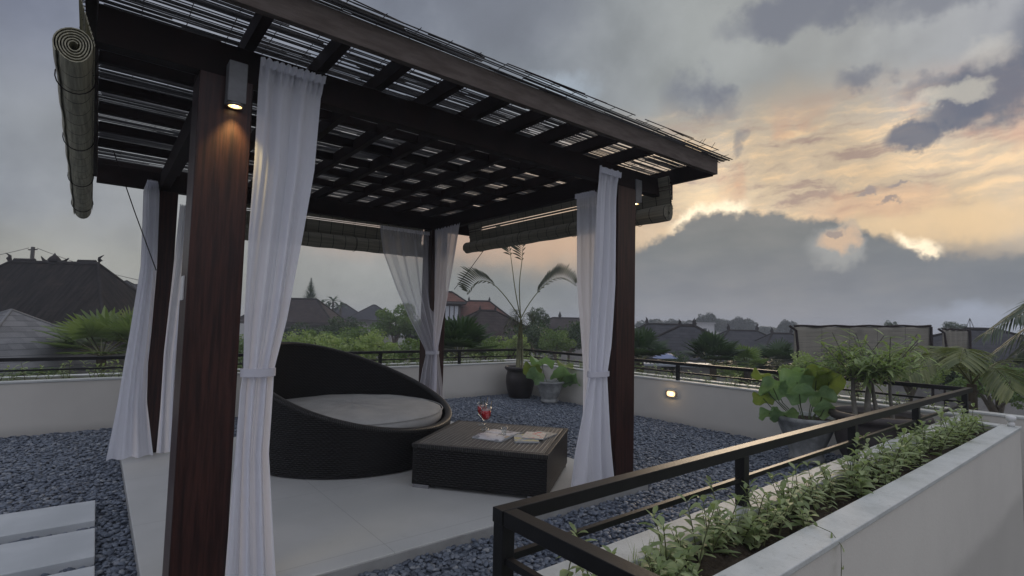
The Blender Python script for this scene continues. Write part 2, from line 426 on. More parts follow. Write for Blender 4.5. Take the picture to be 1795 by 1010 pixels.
# ------------------------------------------------------------------ setting: ground, terrace floor, pebbles
m = MB(); m.quad((-600, -600, -6.5), (600, -600, -6.5), (600, 600, -6.5), (-600, 600, -6.5))
tag(m.build('ground', mat('village_ground', (.05, .06, .035), .95, .2, var=(.09, .08, .06), vscale=.12)), kind='structure')
m = MB().box(-7, 7.7, 1.24, 9.3, -.3, -.035); m.box(-7, 1.0, -4, 1.238, -.3, -.037)
tag(m.build('terrace_floor', mat('terrace_bed', (.02, .024, .03), .9)), kind='structure')
m = MB().box(.27, 4.07, 3.04, 6.95, -.034, .05)
# front edge strip and fine joints are cut as shallow real grooves
tag(m.build('pavilion_platform', M_PLAT, bevel=.006), kind='structure')
m = MB().box(.285, 4.055, 3.025, 3.04, -.034, .042)
for x in (1.27, 2.3): pass
tag(m.build('platform_edge', mat('platform_edge_screed', (.33, .335, .32), .6, .4, var=(.25, .25, .24), vscale=5)), kind='structure')

def pebbles():
    m = MB()
    for x0, x1, y0, y1 in ((-2.6, .27, 1.4, 8.6), (.27, 7.08, 1.38, 3.03), (4.07, 7.08, 3.03, 8.6), (.27, 4.07, 6.95, 8.6)):
        m.quad((x0, y0, -.03), (x1, y0, -.03), (x1, y1, -.03), (x0, y1, -.03))
    pm = bpy.data.materials.new('river_pebble'); pm.use_nodes = True; k = NT(pm.node_tree); b = k.n['Principled BSDF']
    oi = k.node('ShaderNodeObjectInfo')
    c = k.ramp(oi.outputs['Random'], [(0, (.055, .068, .092)), (.35, (.095, .118, .155)), (.7, (.135, .162, .205)), (.9, (.17, .19, .22)), (1, (.25, .27, .29))])
    co = k.node('ShaderNodeTexCoord').outputs['Object']
    c = k.mix(k.m('MULTIPLY', k.ss(k.noise(co, 60, 4, .6), .4, .7), .4), c, (.07, .08, .10, 1))
    k.put(b.inputs['Base Color'], c); b.inputs['Roughness'].default_value = .48; b.inputs['Specular IOR Level'].default_value = .4
    o = m.build('pebbles', pm); tag(o, kind='stuff')
    g = bpy.data.node_groups.new('pebble_scatter', 'GeometryNodeTree')
    g.interface.new_socket('Geometry', in_out='INPUT', socket_type='NodeSocketGeometry')
    g.interface.new_socket('Geometry', in_out='OUTPUT', socket_type='NodeSocketGeometry')
    N = g.nodes; L = g.links
    gi = N.new('NodeGroupInput'); go = N.new('NodeGroupOutput')
    ico = N.new('GeometryNodeMeshIcoSphere'); ico.inputs['Radius'].default_value = .0152; ico.inputs['Subdivisions'].default_value = 2
    sh = N.new('GeometryNodeSetShadeSmooth'); L.new(ico.outputs[0], sh.inputs[0])
    sp = N.new('GeometryNodeSetPosition'); L.new(sh.outputs[0], sp.inputs[0])
    nz = N.new('ShaderNodeTexNoise'); nz.inputs['Scale'].default_value = 38; nz.inputs['Detail'].default_value = 0
    sb = N.new('ShaderNodeVectorMath'); sb.operation = 'SUBTRACT'; sb.inputs[1].default_value = (.5, .5, .5); L.new(nz.outputs['Color'], sb.inputs[0])
    sc_ = N.new('ShaderNodeVectorMath'); sc_.operation = 'SCALE'; sc_.inputs['Scale'].default_value = .016; L.new(sb.outputs[0], sc_.inputs[0]); L.new(sc_.outputs[0], sp.inputs['Offset'])
    tr = N.new('GeometryNodeTransform'); L.new(sp.outputs[0], tr.inputs[0]); tr.inputs['Scale'].default_value = (1.25, .85, .55)
    sm = N.new('GeometryNodeSetMaterial'); sm.inputs['Material'].default_value = pm; L.new(tr.outputs[0], sm.inputs[0])
    jn = N.new('GeometryNodeJoinGeometry'); L.new(gi.outputs[0], jn.inputs[0])
    for seed, dens, dz in ((1, 1450, .0), (5, 1050, .012)):
        dp = N.new('GeometryNodeDistributePointsOnFaces'); dp.inputs['Density'].default_value = dens; dp.inputs['Seed'].default_value = seed
        L.new(gi.outputs[0], dp.inputs[0])
        ip = N.new('GeometryNodeInstanceOnPoints'); L.new(dp.outputs[0], ip.inputs['Points']); L.new(sm.outputs[0], ip.inputs['Instance'])
        rv = N.new('FunctionNodeRandomValue'); rv.data_type = 'FLOAT_VECTOR'
        rv.inputs[0].default_value = (-.35, -.35, 0); rv.inputs[1].default_value = (.35, .35, 6.28); rv.inputs['Seed'].default_value = seed + 3
        L.new(rv.outputs[0], ip.inputs['Rotation'])
        rs = N.new('FunctionNodeRandomValue'); rs.data_type = 'FLOAT'; rs.inputs[2].default_value = .5; rs.inputs[3].default_value = 1.4; rs.inputs['Seed'].default_value = seed + 9
        L.new(rs.outputs[1], ip.inputs['Scale'])
        ti = N.new('GeometryNodeTranslateInstances'); ti.inputs['Translation'].default_value = (0, 0, dz + .006); L.new(ip.outputs[0], ti.inputs[0])
        L.new(ti.outputs[0], jn.inputs[0])
    L.new(jn.outputs[0], go.inputs[0])
    md = o.modifiers.new('scatter', 'NODES'); md.node_group = g
pebbles()

# stepping slabs
for i, (y0, y1, lb) in enumerate(((4.73, 5.23, 'pale rectangular stepping slab farthest along the pebble bed at left'), (4.05, 4.57, 'middle one of the three pale stepping slabs in the pebbles'), (3.36, 3.90, 'nearest pale stepping slab at the bottom left corner of the pebbles'))):
    s = MB().box(-1.5, .075, y0, y1, -.03, .04).build('stepping_slab', M_SLAB, bevel=.005, org=(-.7, (y0 + y1) / 2, -.03))
    tag(s, lb, 'paving slab', 'stepping slabs in the pebbles')

# ------------------------------------------------------------------ walls with planters
def wall(name, boxes, capboxes, label, cat='wall'):
    b = boxes[0]; t = thing(name, ((b[0] + b[1]) / 2, (b[2] + b[3]) / 2, b[4]), label, cat)
    m = MB()
    for q in boxes: m.box(*q)
    m.build('wall', M_WALL, t, bevel=.004)
    m = MB()
    for q in capboxes: m.box(*q)
    m.build('cap', M_CAP, t, bevel=.004)
    return t
T0 = .615
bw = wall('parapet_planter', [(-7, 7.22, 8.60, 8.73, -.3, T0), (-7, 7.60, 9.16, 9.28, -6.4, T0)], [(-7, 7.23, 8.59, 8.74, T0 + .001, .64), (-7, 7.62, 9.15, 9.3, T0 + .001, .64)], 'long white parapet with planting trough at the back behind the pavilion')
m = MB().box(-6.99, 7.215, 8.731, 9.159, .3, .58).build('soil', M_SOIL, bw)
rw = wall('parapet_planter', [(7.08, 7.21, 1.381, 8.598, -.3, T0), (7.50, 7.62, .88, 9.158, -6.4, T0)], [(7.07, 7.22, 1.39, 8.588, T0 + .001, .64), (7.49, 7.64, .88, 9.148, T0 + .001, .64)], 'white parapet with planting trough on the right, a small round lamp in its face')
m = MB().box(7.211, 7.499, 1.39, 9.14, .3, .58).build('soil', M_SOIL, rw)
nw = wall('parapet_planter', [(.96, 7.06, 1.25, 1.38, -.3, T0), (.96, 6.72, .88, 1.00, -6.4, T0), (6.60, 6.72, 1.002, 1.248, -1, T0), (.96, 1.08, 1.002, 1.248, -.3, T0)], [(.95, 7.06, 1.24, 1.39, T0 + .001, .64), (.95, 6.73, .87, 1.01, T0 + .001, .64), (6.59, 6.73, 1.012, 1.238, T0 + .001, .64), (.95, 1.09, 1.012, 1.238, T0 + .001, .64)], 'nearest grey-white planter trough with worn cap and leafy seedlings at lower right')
m = MB(); P = []
for i in range(140):
    P.append([(1.081 + 5.518 * i / 139, 1.001 + .248 * j / 8, .575 + .028 * rng.random() + .012 * math.sin(i * .35)) for j in range(9)])
m.grid(P); m.build('soil', M_SOIL, nw, smooth=True)
# grass-grown front curb between walls at left of trough
# small white fixture on the cap
f = thing('garden_lamp', (6.64, .93, .64), 'small white lamp knob on the far end of the near planter cap', 'garden lamp')
MB().lathe([(0, 0), (.028, 0), (.028, .035), (.02, .04), (.02, .05), (.036, .052), (.038, .09), (.02, .10), (0, .10)], (6.64, .93, .641), 20).build('body', M_WHITEP, f, smooth=True)

# ------------------------------------------------------------------ railings
def railing(loc, label, tops, mids, posts, corner_extra=None):
    t = thing('railing', loc, label, 'railing', 'black steel railings round the terrace')
    for a, b in tops: MB().bar(a, b, .050, .045).build('top_rail', M_METAL, t, bevel=.002)
    for a, b in mids: MB().bar(a, b, .022, .022).build('mid_rail', M_METAL, t, bevel=.001)
    for (x, y) in posts: MB().box(x - .024, x + .024, y - .024, y + .024, .641, .874).build('post', M_METAL, t, bevel=.002)
    return t
zt = .8975; zm = .765
railing((7.15, 8.66, .64), 'low black railing along the top of the back parapet', [((-6.9, 8.66, zt), (7.17, 8.66, zt))], [((-6.9, 8.66, zm), (7.15, 8.66, zm))], [(x, 8.66) for x in (-5.2, -3.5, -1.6, .6, 2.2, 3.95, 5.6, 7.125)])
railing((7.15, 5, .64), 'low black railing along the right parapet above the round wall lamp', [((7.15, 8.632, zt), (7.15, 1.34, zt))], [((7.15, 8.64, zm), (7.15, 1.34, zm))], [(7.15, y) for y in (6.6, 4.79, 3.05)])
t = railing((1.03, 1.31, .64), 'nearest black railing with a square corner, pale sheen on its top', [((1.003, 1.31, zt), (7.178, 1.31, zt)), ((1.031, 1.282, zt), (1.031, -.6, zt))], [((1.05, 1.31, zm), (7.15, 1.31, zm)), ((1.031, 1.29, zm), (1.031, -.6, zm))], [(1.031, 1.31), (2.49, 1.31), (3.92, 1.31), (5.3, 1.31), (6.95, 1.31), (1.031, -.4)])
MB().box(.96, 1.10, -1.2, .868, -.3, .612).build('curb_wall', M_WALL, nw, bevel=.004)

# ------------------------------------------------------------------ pergola
pg = thing('pergola', (2.2, 5.0, .05), 'dark timber pavilion with flat batten roof over the daybed', 'pavilion')
PX = ((.355, .615), (3.74, 4.0)); PY = ((3.15, 3.41), (6.6, 6.86))
for (x0, x1) in PX:
    for (y0, y1) in PY: MB().box(x0, x1, y0, y1, .051, 2.795).build('post', M_POST, pg, bevel=.005)
# main beams
for (y0, y1) in PY:
    MB().box(-.08, 4.62, y0 + .012, y0 + .095, 2.797, 2.985).build('beam', M_BEAM, pg, bevel=.003)
    for (x0, x1) in PX: MB().box(x0 + .004, x1 - .004, y0 + .099, y1 - .004, 2.797, 2.98).build('post_head', M_BEAM, pg, bevel=.003)
for (x0, x1) in PX: MB().box(x0 + .09, x1 - .09, 3.412, 6.609, 2.80, 2.982).build('beam', M_BEAM, pg, bevel=.003)
# fascia boards round the overhang
MB().box(-.13, 4.69, 2.70, 2.745, 2.985, 3.135).build('fascia', M_FASC, pg, bevel=.003)
MB().box(-.13, 4.69, 7.275, 7.32, 2.985, 3.135).build('fascia', M_BEAM, pg, bevel=.003)
MB().box(-.13, -.085, 2.747, 7.273, 2.975, 3.132).build('fascia', M_BEAM, pg, bevel=.003)
MB().box(4.645, 4.69, 2.747, 7.273, 2.975, 3.132).build('fascia', M_BEAM, pg, bevel=.003)
xs = [.60, 1.01, 1.39, 1.775, 2.16, 2.545, 2.93, 3.33, 3.80]
for x in xs: MB().box(x - .027, x + .027, 2.747, 7.273, 3.022, 3.125).build('rafter', M_BEAM, pg, bevel=.003)
for y in (3.58, 4.10, 4.62, 5.14, 5.67, 6.19, 7.04):
    MB().box(-.083, 4.643, y - .023, y + .023, 3.055, 3.128).build('purlin', M_BEAM, pg, bevel=.003)
# batten blanket laid over the rafters: many thin bamboo slats along x with uneven gaps
def slats(z, y0, y1, pitch, wid, keep, seed, jit=.0016, seg=(.5, 1.9), x0=-.135, x1=4.80):
    r = np.random.default_rng(seed); V = []; F = []
    y = y0
    while y < y1:
        x = x0 + r.random() * .1 - .03
        yo = r.normal(0, jit)
        w = wid * r.uniform(.7, 1.12)
        while x < x1:
            L = r.uniform(*seg); xe = min(x + L, x1 + r.random() * .05)
            if r.random() < keep:
                ya = y + yo + r.normal(0, jit); yb = y + yo + r.normal(0, jit); h = .0035; zz = z + r.normal(0, .0015)
                i = len(V)
                for (xx, yy) in ((x, ya), (xe, yb)):
                    V += [(xx, yy - w / 2, zz), (xx, yy + w / 2, zz), (xx, yy + w / 2 - .001, zz + h), (xx, yy - w / 2 + .001, zz + h)]
                F += [(i, i + 1, i + 5, i + 4), (i + 1, i + 2, i + 6, i + 5), (i + 2, i + 3, i + 7, i + 6), (i + 3, i, i + 4, i + 7), (i, i + 3, i + 2, i + 1), (i + 4, i + 5, i + 6, i + 7)]
            x = xe + r.uniform(-.002, .004)
        y += pitch * r.uniform(.85, 1.15)
    return V, F
M_SLAT = leafmat('roof_bamboo', (.03, .03, .03), (.24, .24, .24), .35, .7)
for n_ in M_SLAT.node_tree.nodes:
    if n_.type == 'BSDF_TRANSLUCENT':
        for l_ in list(n_.inputs[0].links): M_SLAT.node_tree.links.remove(l_)
        n_.inputs[0].default_value = (.20, .20, .21, 1)
V1, F1 = slats(3.142, 2.63, 7.40, .0165, .0122, .80, 3, jit=.0022)
V2, F2 = slats(3.152, 2.64, 7.40, .0170, .0115, .32, 4, jit=.003, seg=(.3, 1.6))
V3, F3 = slats(3.162, 2.62, 7.40, .0170, .0115, .20, 6, jit=.003, seg=(.3, 1.4))
V = V1 + V2 + V3; o1 = len(V1); o2 = o1 + len(V2)
F = F1 + [tuple(i + o1 for i in f) for f in F2] + [tuple(i + o2 for i in f) for f in F3]
V = np.array(V) - np.array(pg.location)
rm = raw_mesh('bamboo_roof_screen', V, F, M_SLAT, pg, attr=np.repeat(rng.random(len(F) // 6), 6))
m = MB()
for i in range(24):
    x = 4.86 * i / 23 - .11; m.tube([(x, 2.62, 3.176), (x, 5, 3.178), (x, 7.4, 3.176)], .0025, 5)
for i in range(14):
    y0 = 2.61 + rng.random() * .05; x0 = rng.uniform(-.1, 4.2); L = rng.uniform(.2, .9)
    m.tube([(x0, y0, 3.17 + rng.random() * .02), (x0 + L, y0 + rng.normal(0, .01), 3.17 + rng.random() * .025)], .004, 5)
for i in range(3):
    x0 = rng.uniform(4.2, 4.8); m.tube([(x0, 2.62, 3.17), (x0 + .03, 2.60, 3.2 + .03 * rng.random())], .002, 4)
m.build('lashing', M_BEAM, pg)
# switch plates on the posts
MB().box(.346, .3545, 3.235, 3.32, 1.57, 1.70).build('switch_plate', M_WHITEP, pg, bevel=.002)
MB().box(.40, .455, 6.588, 6.599, 1.50, 1.64).build('switch_plate', mat('aged_plate', (.30, .27, .22), .5), pg, bevel=.002)

# ------------------------------------------------------------------ post lamps
def emis(name, col, st):
    m = bpy.data.materials.new(name); m.use_nodes = True; k = NT(m.node_tree); k.n.clear()
    e = k.node('ShaderNodeEmission'); e.inputs[0].default_value = (*col, 1); e.inputs[1].default_value = st
    k.l.new(e.outputs[0], k.node('ShaderNodeOutputMaterial').inputs[0]); return m
M_GLOW = emis('warm_lamp_glass', (1, .58, .22), 3.0)
M_GLOWC = emis('lamp_filament_glow', (1, .80, .50), 9.0)
M_LAMPB = mat('lamp_grey_paint', (.16, .165, .17), .45, .5, var=(.12, .122, .125), vscale=12)
def post_lamp(cx, cy, z0, z1, label, watts):
    t = thing('post_lamp', (cx, cy, z0), label, 'lamp', 'downlights on the pavilion posts')
    MB().box(cx - .045, cx + .045, cy - .045, cy + .045, z0 + .012, z1).build('body', M_LAMPB, t, bevel=.004)
    MB().lathe([(.044, .0115), (.044, 0), (.034, 0), (.034, .010)], (cx, cy, z0), 32).build('ring', M_STEEL, t, smooth=True)
    MB().lathe([(.034, .004), (.016, .005)], (cx, cy, z0), 32).build('lens', M_GLOW, t)
    MB().lathe([(.016, .0045), (.0, .0045)], (cx, cy, z0), 20).build('bulb', M_GLOWC, t)
    ld = bpy.data.lights.new('lamp_light', 'SPOT'); lo = bpy.data.objects.new('lamp_light', ld); COL.objects.link(lo); lo.parent = t
    lo.location = (0, 0, -.012); ld.energy = watts; ld.color = (1, .74, .28); ld.spot_size = R_(82); ld.spot_blend = .8; ld.shadow_soft_size = .02
    return t
post_lamp(.52, 3.10, 2.62, 2.855, 'lit grey box downlight on the nearest thick post beside the curtain top', 13)
post_lamp(4.048, 3.195, 2.665, 2.90, 'lit grey box downlight by the right-hand post near the roof corner', 3.5)
t = thing('wall_lamp', (7.08, 4.85, .43), 'small lit oval bulkhead lamp set in the right parapet face', 'lamp')
def oval(m, rx, ry, x0, x1, n=36):
    i0 = len(m.v)
    for xx, s in ((x0, 1), (x1, 1), (x1, .72), (x1 + .006, .72)):
        for q in range(n):
            th = 2 * math.pi * q / n; ct, st_ = math.cos(th), math.sin(th)
            e = .62; m.v.append((xx, 4.85 + rx * s * abs(ct) ** e * (1 if ct > 0 else -1), .43 + ry * s * abs(st_) ** e * (1 if st_ > 0 else -1)))
    for j in range(3):
        for q in range(n): m.f.append((i0 + j * n + q, i0 + j * n + (q + 1) % n, i0 + (j + 1) * n + (q + 1) % n, i0 + (j + 1) * n + q))
m = MB(); oval(m, .10, .056, 7.079, 7.05); m.build('frame', M_STEEL, t, smooth=False)
m = MB(); i0 = 0
for q in range(36):
    th = 2 * math.pi * q / 36; ct, st_ = math.cos(th), math.sin(th); m.v.append((7.054, 4.85 + .073 * abs(ct) ** .62 * (1 if ct > 0 else -1), .43 + .041 * abs(st_) ** .62 * (1 if st_ > 0 else -1)))
m.f.append(tuple(range(36))); m.build('lens', emis('bulkhead_lens', (1, .62, .30), 2.2), t)
MB().lathe([(0, -.022), (.016, -.015), (.022, 0), (.016, .015), (0, .022)], (7.046, 4.835, .43), 16).build('bulb', M_GLOWC, t, smooth=True)
pl = bpy.data.lights.new('lamp_light', 'POINT'); po = bpy.data.objects.new('lamp_light', pl); COL.objects.link(po); po.parent = t; po.location = (-.06, 0, 0); pl.energy = .5; pl.color = (1, .68, .36); pl.shadow_soft_size = .03

# ------------------------------------------------------------------ curtains
def curtain(name_label, levels, folds, amp, material=M_CURT, tie=None, header=True, seed=0, nx=90, nz=70, nrm=(0, -1)):
    """levels: (z, (xL, yL), (xR, yR)), top to bottom; folds push along nrm"""
    r = np.random.default_rng(seed)
    zs = np.array([l[0] for l in levels][::-1]); A = np.array([[*l[1], *l[2]] for l in levels][::-1])
    cz = ((levels[0][1][0] + levels[0][2][0]) / 2, (levels[0][1][1] + levels[0][2][1]) / 2, levels[-1][0])
    t = thing('curtain', cz, name_label, 'curtain', 'white curtains hung from the pavilion beams')
    ph = r.uniform(0, 6.28, 4); P = []
    zz = np.linspace(zs[-1], zs[0], nz)
    for z in zz:
        q = np.array([np.interp(z, zs, A[:, c]) for c in range(4)])
        row = []
        f_top = (zs[-1] - z) / (zs[-1] - zs[0])
        for i in range(nx + 1):
            s = i / nx
            sw = s + .02 * math.sin(5 * s + 3 * z + ph[0])
            off = amp * (math.sin(2 * math.pi * folds * sw + ph[1] + .5 * math.sin(1.3 * z + ph[3])) + .40 * math.sin(2 * math.pi * folds * 1.7 * sw + ph[2] + .8 * z) + .06 * math.sin(2 * math.pi * folds * 4.3 * sw + ph[3]))
            off *= (.6 + .6 * f_top)
            if header and z > zs[-1] - .12: off += .012 * math.sin(2 * math.pi * folds * 3.2 * s)
            x = q[0] + (q[2] - q[0]) * s; y = q[1] + (q[3] - q[1]) * s
            zo = 0
            if z == zz[0]: zo = .012 * math.sin(2 * math.pi * folds * 3.2 * s + 1)
            if z == zz[-1]: zo = .006 * math.sin(2 * math.pi * folds * s)
            row.append((x + nrm[0] * off, y + nrm[1] * off, z + zo))
        P.append(row)
    m = MB(); m.grid(P); m.build('cloth', material, t, smooth=True)
    if header:
        z1 = zz[0]; m = MB(); P = []
        for z in (z1 - .005, z1 - .03, z1 - .055):
            q = np.array([np.interp(z, zs, A[:, c]) for c in range(4)])
            P.append([(q[0] + (q[2] - q[0]) * i / nx + nrm[0] * (.03 + .013 * math.sin(2 * math.pi * folds * 3.2 * i / nx)), q[1] + (q[3] - q[1]) * i / nx + nrm[1] * (.03 + .013 * math.sin(2 * math.pi * folds * 3.2 * i / nx)), z) for i in range(nx + 1)])
        m.grid(P); m.build('heading_tape', M_CURT, t, smooth=True)
    if tie:
        z = tie; q = [np.interp(z, zs, A[:, c]) for c in range(4)]
        c = Vector(((q[0] + q[2]) / 2, (q[1] + q[3]) / 2, z)); d = Vector((q[2] - q[0], q[3] - q[1], 0)); hl = d.length / 2 + .012; d.normalize(); n_ = Vector((-d.y, d.x, 0))
        pts = [tuple(c + d * hl * math.cos(a) + n_ * (amp * 1.1 + .025) * math.sin(a)) for a in np.linspace(0, 2 * math.pi, 25)]
        P = [[(p[0], p[1], p[2] + dz) for p in pts] for dz in (.022, .011, 0, -.011, -.022)]
        MB().grid(P).build('tieback', M_TIE, t, smooth=True)
    return t
yA = 3.10
curtain('large gathered white curtain tied beside the nearest thick post', [(2.93, (.635, yA), (.985, yA)), (2.80, (.63, yA), (.97, yA)), (2.35, (.63, yA), (.95, yA)), (1.94, (.62, yA), (.90, yA)), (1.48, (.62, yA), (.84, yA)), (1.20, (.63, yA), (.785, yA)), (1.10, (.62, yA), (.785, yA)), (.75, (.615, yA), (.78, yA)), (.06, (.60, yA), (.85, yA))], 3.2, .022, tie=1.19, seed=1, nz=110)
curtain('tied white curtain on the inner side of the right-hand front post', [(2.88, (3.40, 3.09), (3.68, 3.09)), (2.62, (3.37, 3.09), (3.65, 3.09)), (1.85, (3.35, 3.09), (3.64, 3.09)), (1.30, (3.31, 3.09), (3.60, 3.09)), (1.05, (3.31, 3.09), (3.55, 3.09)), (.8, (3.26, 3.1), (3.60, 3.1)), (.43, (3.18, 3.12), (3.68, 3.12)), (.06, (3.12, 3.12), (3.74, 3.12))], 3.4, .024, tie=1.06, seed=2)
curtain('slim white curtain hanging just behind the right-hand front post curtain', [(2.79, (3.72, 3.66), (3.74, 3.42)), (1.9, (3.72, 3.64), (3.74, 3.42)), (1.05, (3.72, 3.54), (3.73, 3.42)), (.06, (3.72, 3.52), (3.73, 3.42))], 2.5, .010, seed=3, nrm=(-1, 0))
curtain('sheer white curtain swept right to the far post, sky showing through it', [(2.77, (2.96, 6.68), (3.72, 6.68)), (2.4, (3.02, 6.66), (3.76, 6.68)), (1.9, (3.22, 6.62), (3.80, 6.66)), (1.5, (3.40, 6.56), (3.82, 6.56)), (1.2, (3.56, 6.5), (3.83, 6.5)), (1.03, (3.63, 6.46), (3.82, 6.46)), (.8, (3.58, 6.46), (3.86, 6.46)), (.4, (3.52, 6.46), (3.94, 6.46)), (.06, (3.48, 6.46), (3.98, 6.46))], 4.5, .020, material=M_SHEER, tie=1.03, seed=4)
curtain('white curtain swept left to the far post, between the post and the right blind', [(2.79, (3.76, 6.58), (3.74, 5.86)), (2.3, (3.76, 6.56), (3.74, 5.98)), (1.7, (3.76, 6.53), (3.74, 6.14)), (1.2, (3.76, 6.50), (3.75, 6.33)), (1.03, (3.76, 6.47), (3.75, 6.40)), (.06, (3.76, 6.52), (3.72, 6.3))], 3.5, .016, material=fabric('half_sheer_voile', (.74, .74, .80), .42, .30), seed=5, nrm=(-1, 0), header=False)
curtain('white curtain on the left of the back left post, flaring wide at its hem', [(2.86, (.33, 6.5), (.415, 6.5)), (2.75, (.30, 6.5), (.44, 6.5)), (2.4, (.31, 6.5), (.45, 6.5)), (1.96, (.32, 6.5), (.46, 6.5)), (1.3, (.27, 6.5), (.45, 6.5)), (.97, (.24, 6.5), (.44, 6.5)), (.6, (.21, 6.48), (.45, 6.48)), (.06, (.15, 6.45), (.53, 6.45))], 2.6, .018, seed=6)
curtain('white curtain between the back left post and the nearest post', [(2.66, (.63, 6.54), (.84, 6.54)), (1.8, (.60, 6.54), (.80, 6.54)), (1.1, (.57, 6.52), (.78, 6.52)), (.5, (.57, 6.5), (.80, 6.5)), (.06, (.56, 6.5), (.86, 6.5))], 3, .018, seed=7, header=False)

# ------------------------------------------------------------------ rolled bamboo blinds
def blindmat(name, ax, a, b_):
    def ex(k, b, co, c):
        v = k.sep(co)
        n = k.noise(k.comb(*[k.m('MULTIPLY', v[i], (1.2 if i == ax else 70)) for i in range(3)]), 1, 3, .6)
        cc = k.mix(k.ss(n, .35, .65), (*a, 1), (*b_, 1))
        w = k.m('ABSOLUTE', k.m('SUBTRACT', k.m('FRACT', k.m('DIVIDE', v[ax], .17)), .5))
        cc = k.mix(k.m('SUBTRACT', 1, k.ss(w, .012, .03)), cc, (.012, .012, .01, 1))
        k.put(b.inputs['Base Color'], cc)
    return mat(name, a, .6, .35, extra=ex)
M_BLY = blindmat('blind_bamboo_y', 1, (.24, .23, .165), (.40, .38, .27))
M_BLX = blindmat('blind_bamboo_x', 0, (.20, .19, .145), (.30, .285, .22))
def blind(label, a, b, R, material, up_z, sheet_in, ta=0, n_strap=4):
    """a roll from a to b, its cloth of slats going up to the roof; spiral shown at the ends"""
    a, b = Vector(a), Vector(b); d = (b - a); L = d.length; d.normalize(); sd_ = d.cross(Vector((0, 0, 1))).normalized(); u = sd_.cross(d)
    t = thing('rolled_blind', (a + b) / 2, label, 'blind', 'rolled bamboo blinds hung round the pavilion')
    turns = 5.5; nn = int(turns * 22); m = MB(); ns = 26
    thick = .0045
    rings = []
    for j in range(ns + 1):
        p = a + d * L * j / ns; sq = 1 + .04 * math.sin(j * 1.7)
        row = []
        for q in range(nn + 1):
            th = 2 * math.pi * turns * q / nn; rr = R * (.18 + .82 * q / nn) * (1 + .03 * math.sin(th * 3 + 1) + .05 * math.sin(2 * th))
            th2 = th + .6
            row.append(p + (sd_ * math.cos(th2) + u * math.sin(th2) * 1.12) * rr * (sq if q > nn * .8 else 1))
        rings.append(row)
    m.grid(rings)
    # facets read as separate slats: no smoothing
    o = m.build('roll', material, t)
    md = o.modifiers.new('thick', 'SOLIDIFY'); md.thickness = thick
    # the flat part above the roll
    V = []; F = []; r = np.random.default_rng(5)
    z = 0.0; c0 = sd_ * (R * sheet_in)
    nsl = int((up_z) / .011)
    skip = {int(nsl * q) for q in (.64, .72)}
    for i in range(nsl):
        if i in skip: continue
        zz = R * .4 + i * .0125 * (up_z / (nsl * .0125)); h = .0064
        pa = a + c0 * (1 - i / nsl) + u * zz + d * r.uniform(-.008, .008); pb = b + c0 * (1 - i / nsl) + u * zz + d * r.uniform(-.008, .008)
        w = .002; ii = len(V)
        for p in (pa, pb):
            V += [tuple(p - sd_ * w - u * h), tuple(p + sd_ * w - u * h), tuple(p + sd_ * w + u * h), tuple(p - sd_ * w + u * h)]
        F += [(ii, ii + 1, ii + 5, ii + 4), (ii + 1, ii + 2, ii + 6, ii + 5), (ii + 2, ii + 3, ii + 7, ii + 6), (ii + 3, ii, ii + 4, ii + 7), (ii, ii + 3, ii + 2, ii + 1), (ii + 4, ii + 5, ii + 6, ii + 7)]
    mm = MB(); mm.v = V; mm.f = F; mm.build('slats', material, t)
    for j in range(n_strap):
        m = MB(); p = a + d * L * (.10 + .8 * j / (n_strap - 1))
        m.tube([p + (sd_ * math.cos(q) + u * math.sin(q) * 1.1) * (R * 1.10) for q in np.linspace(0, 2 * math.pi, 20)], .003, 5); m.build('strap', M_BEAM, t); m = MB()
        m.tube([p + c0 + u * R * .4, p + u * (up_z + R * .4)], .0025, 5); m.build('cord', M_BEAM, t)
    return t
blind('pale rolled bamboo blind hanging along the left roof edge, its spiral end facing us', (-.15, 3.0, 2.685), (-.165, 6.55, 2.475), .071, M_BLY, .24, 1.0)
blind('dark rolled bamboo blind under the right roof edge', (4.36, 3.03, 2.605), (4.36, 6.62, 2.595), .074, M_BLX if False else blindmat('blind_bamboo_dark', 1, (.19, .18, .14), (.28, .265, .20)), .345, .9)
blind('rolled bamboo blind across the back of the pavilion', (.9, 7.24, 2.54), (3.95, 7.24, 2.56), .09, M_BLX, .40, -.9)
# hanging cords of the blinds
for (a, b, lb) in (((.03, 5.5, 2.86), (.385, 5.5, 1.87), 'thin dark blind cord slanting down to the curtain at left'), ((4.3, 6.1, 2.5), (4.3, 6.85, 1.97), 'thin blind cord slanting down behind the far right curtain')):
    tag(MB().tube([a, ((a[0] + b[0]) / 2 + .0, (a[1] + b[1]) / 2, (a[2] + b[2]) / 2 - .012), b], .0045, 6).build('blind_cord', M_BEAM, org=b), lb, 'cord', 'cords of the blinds')

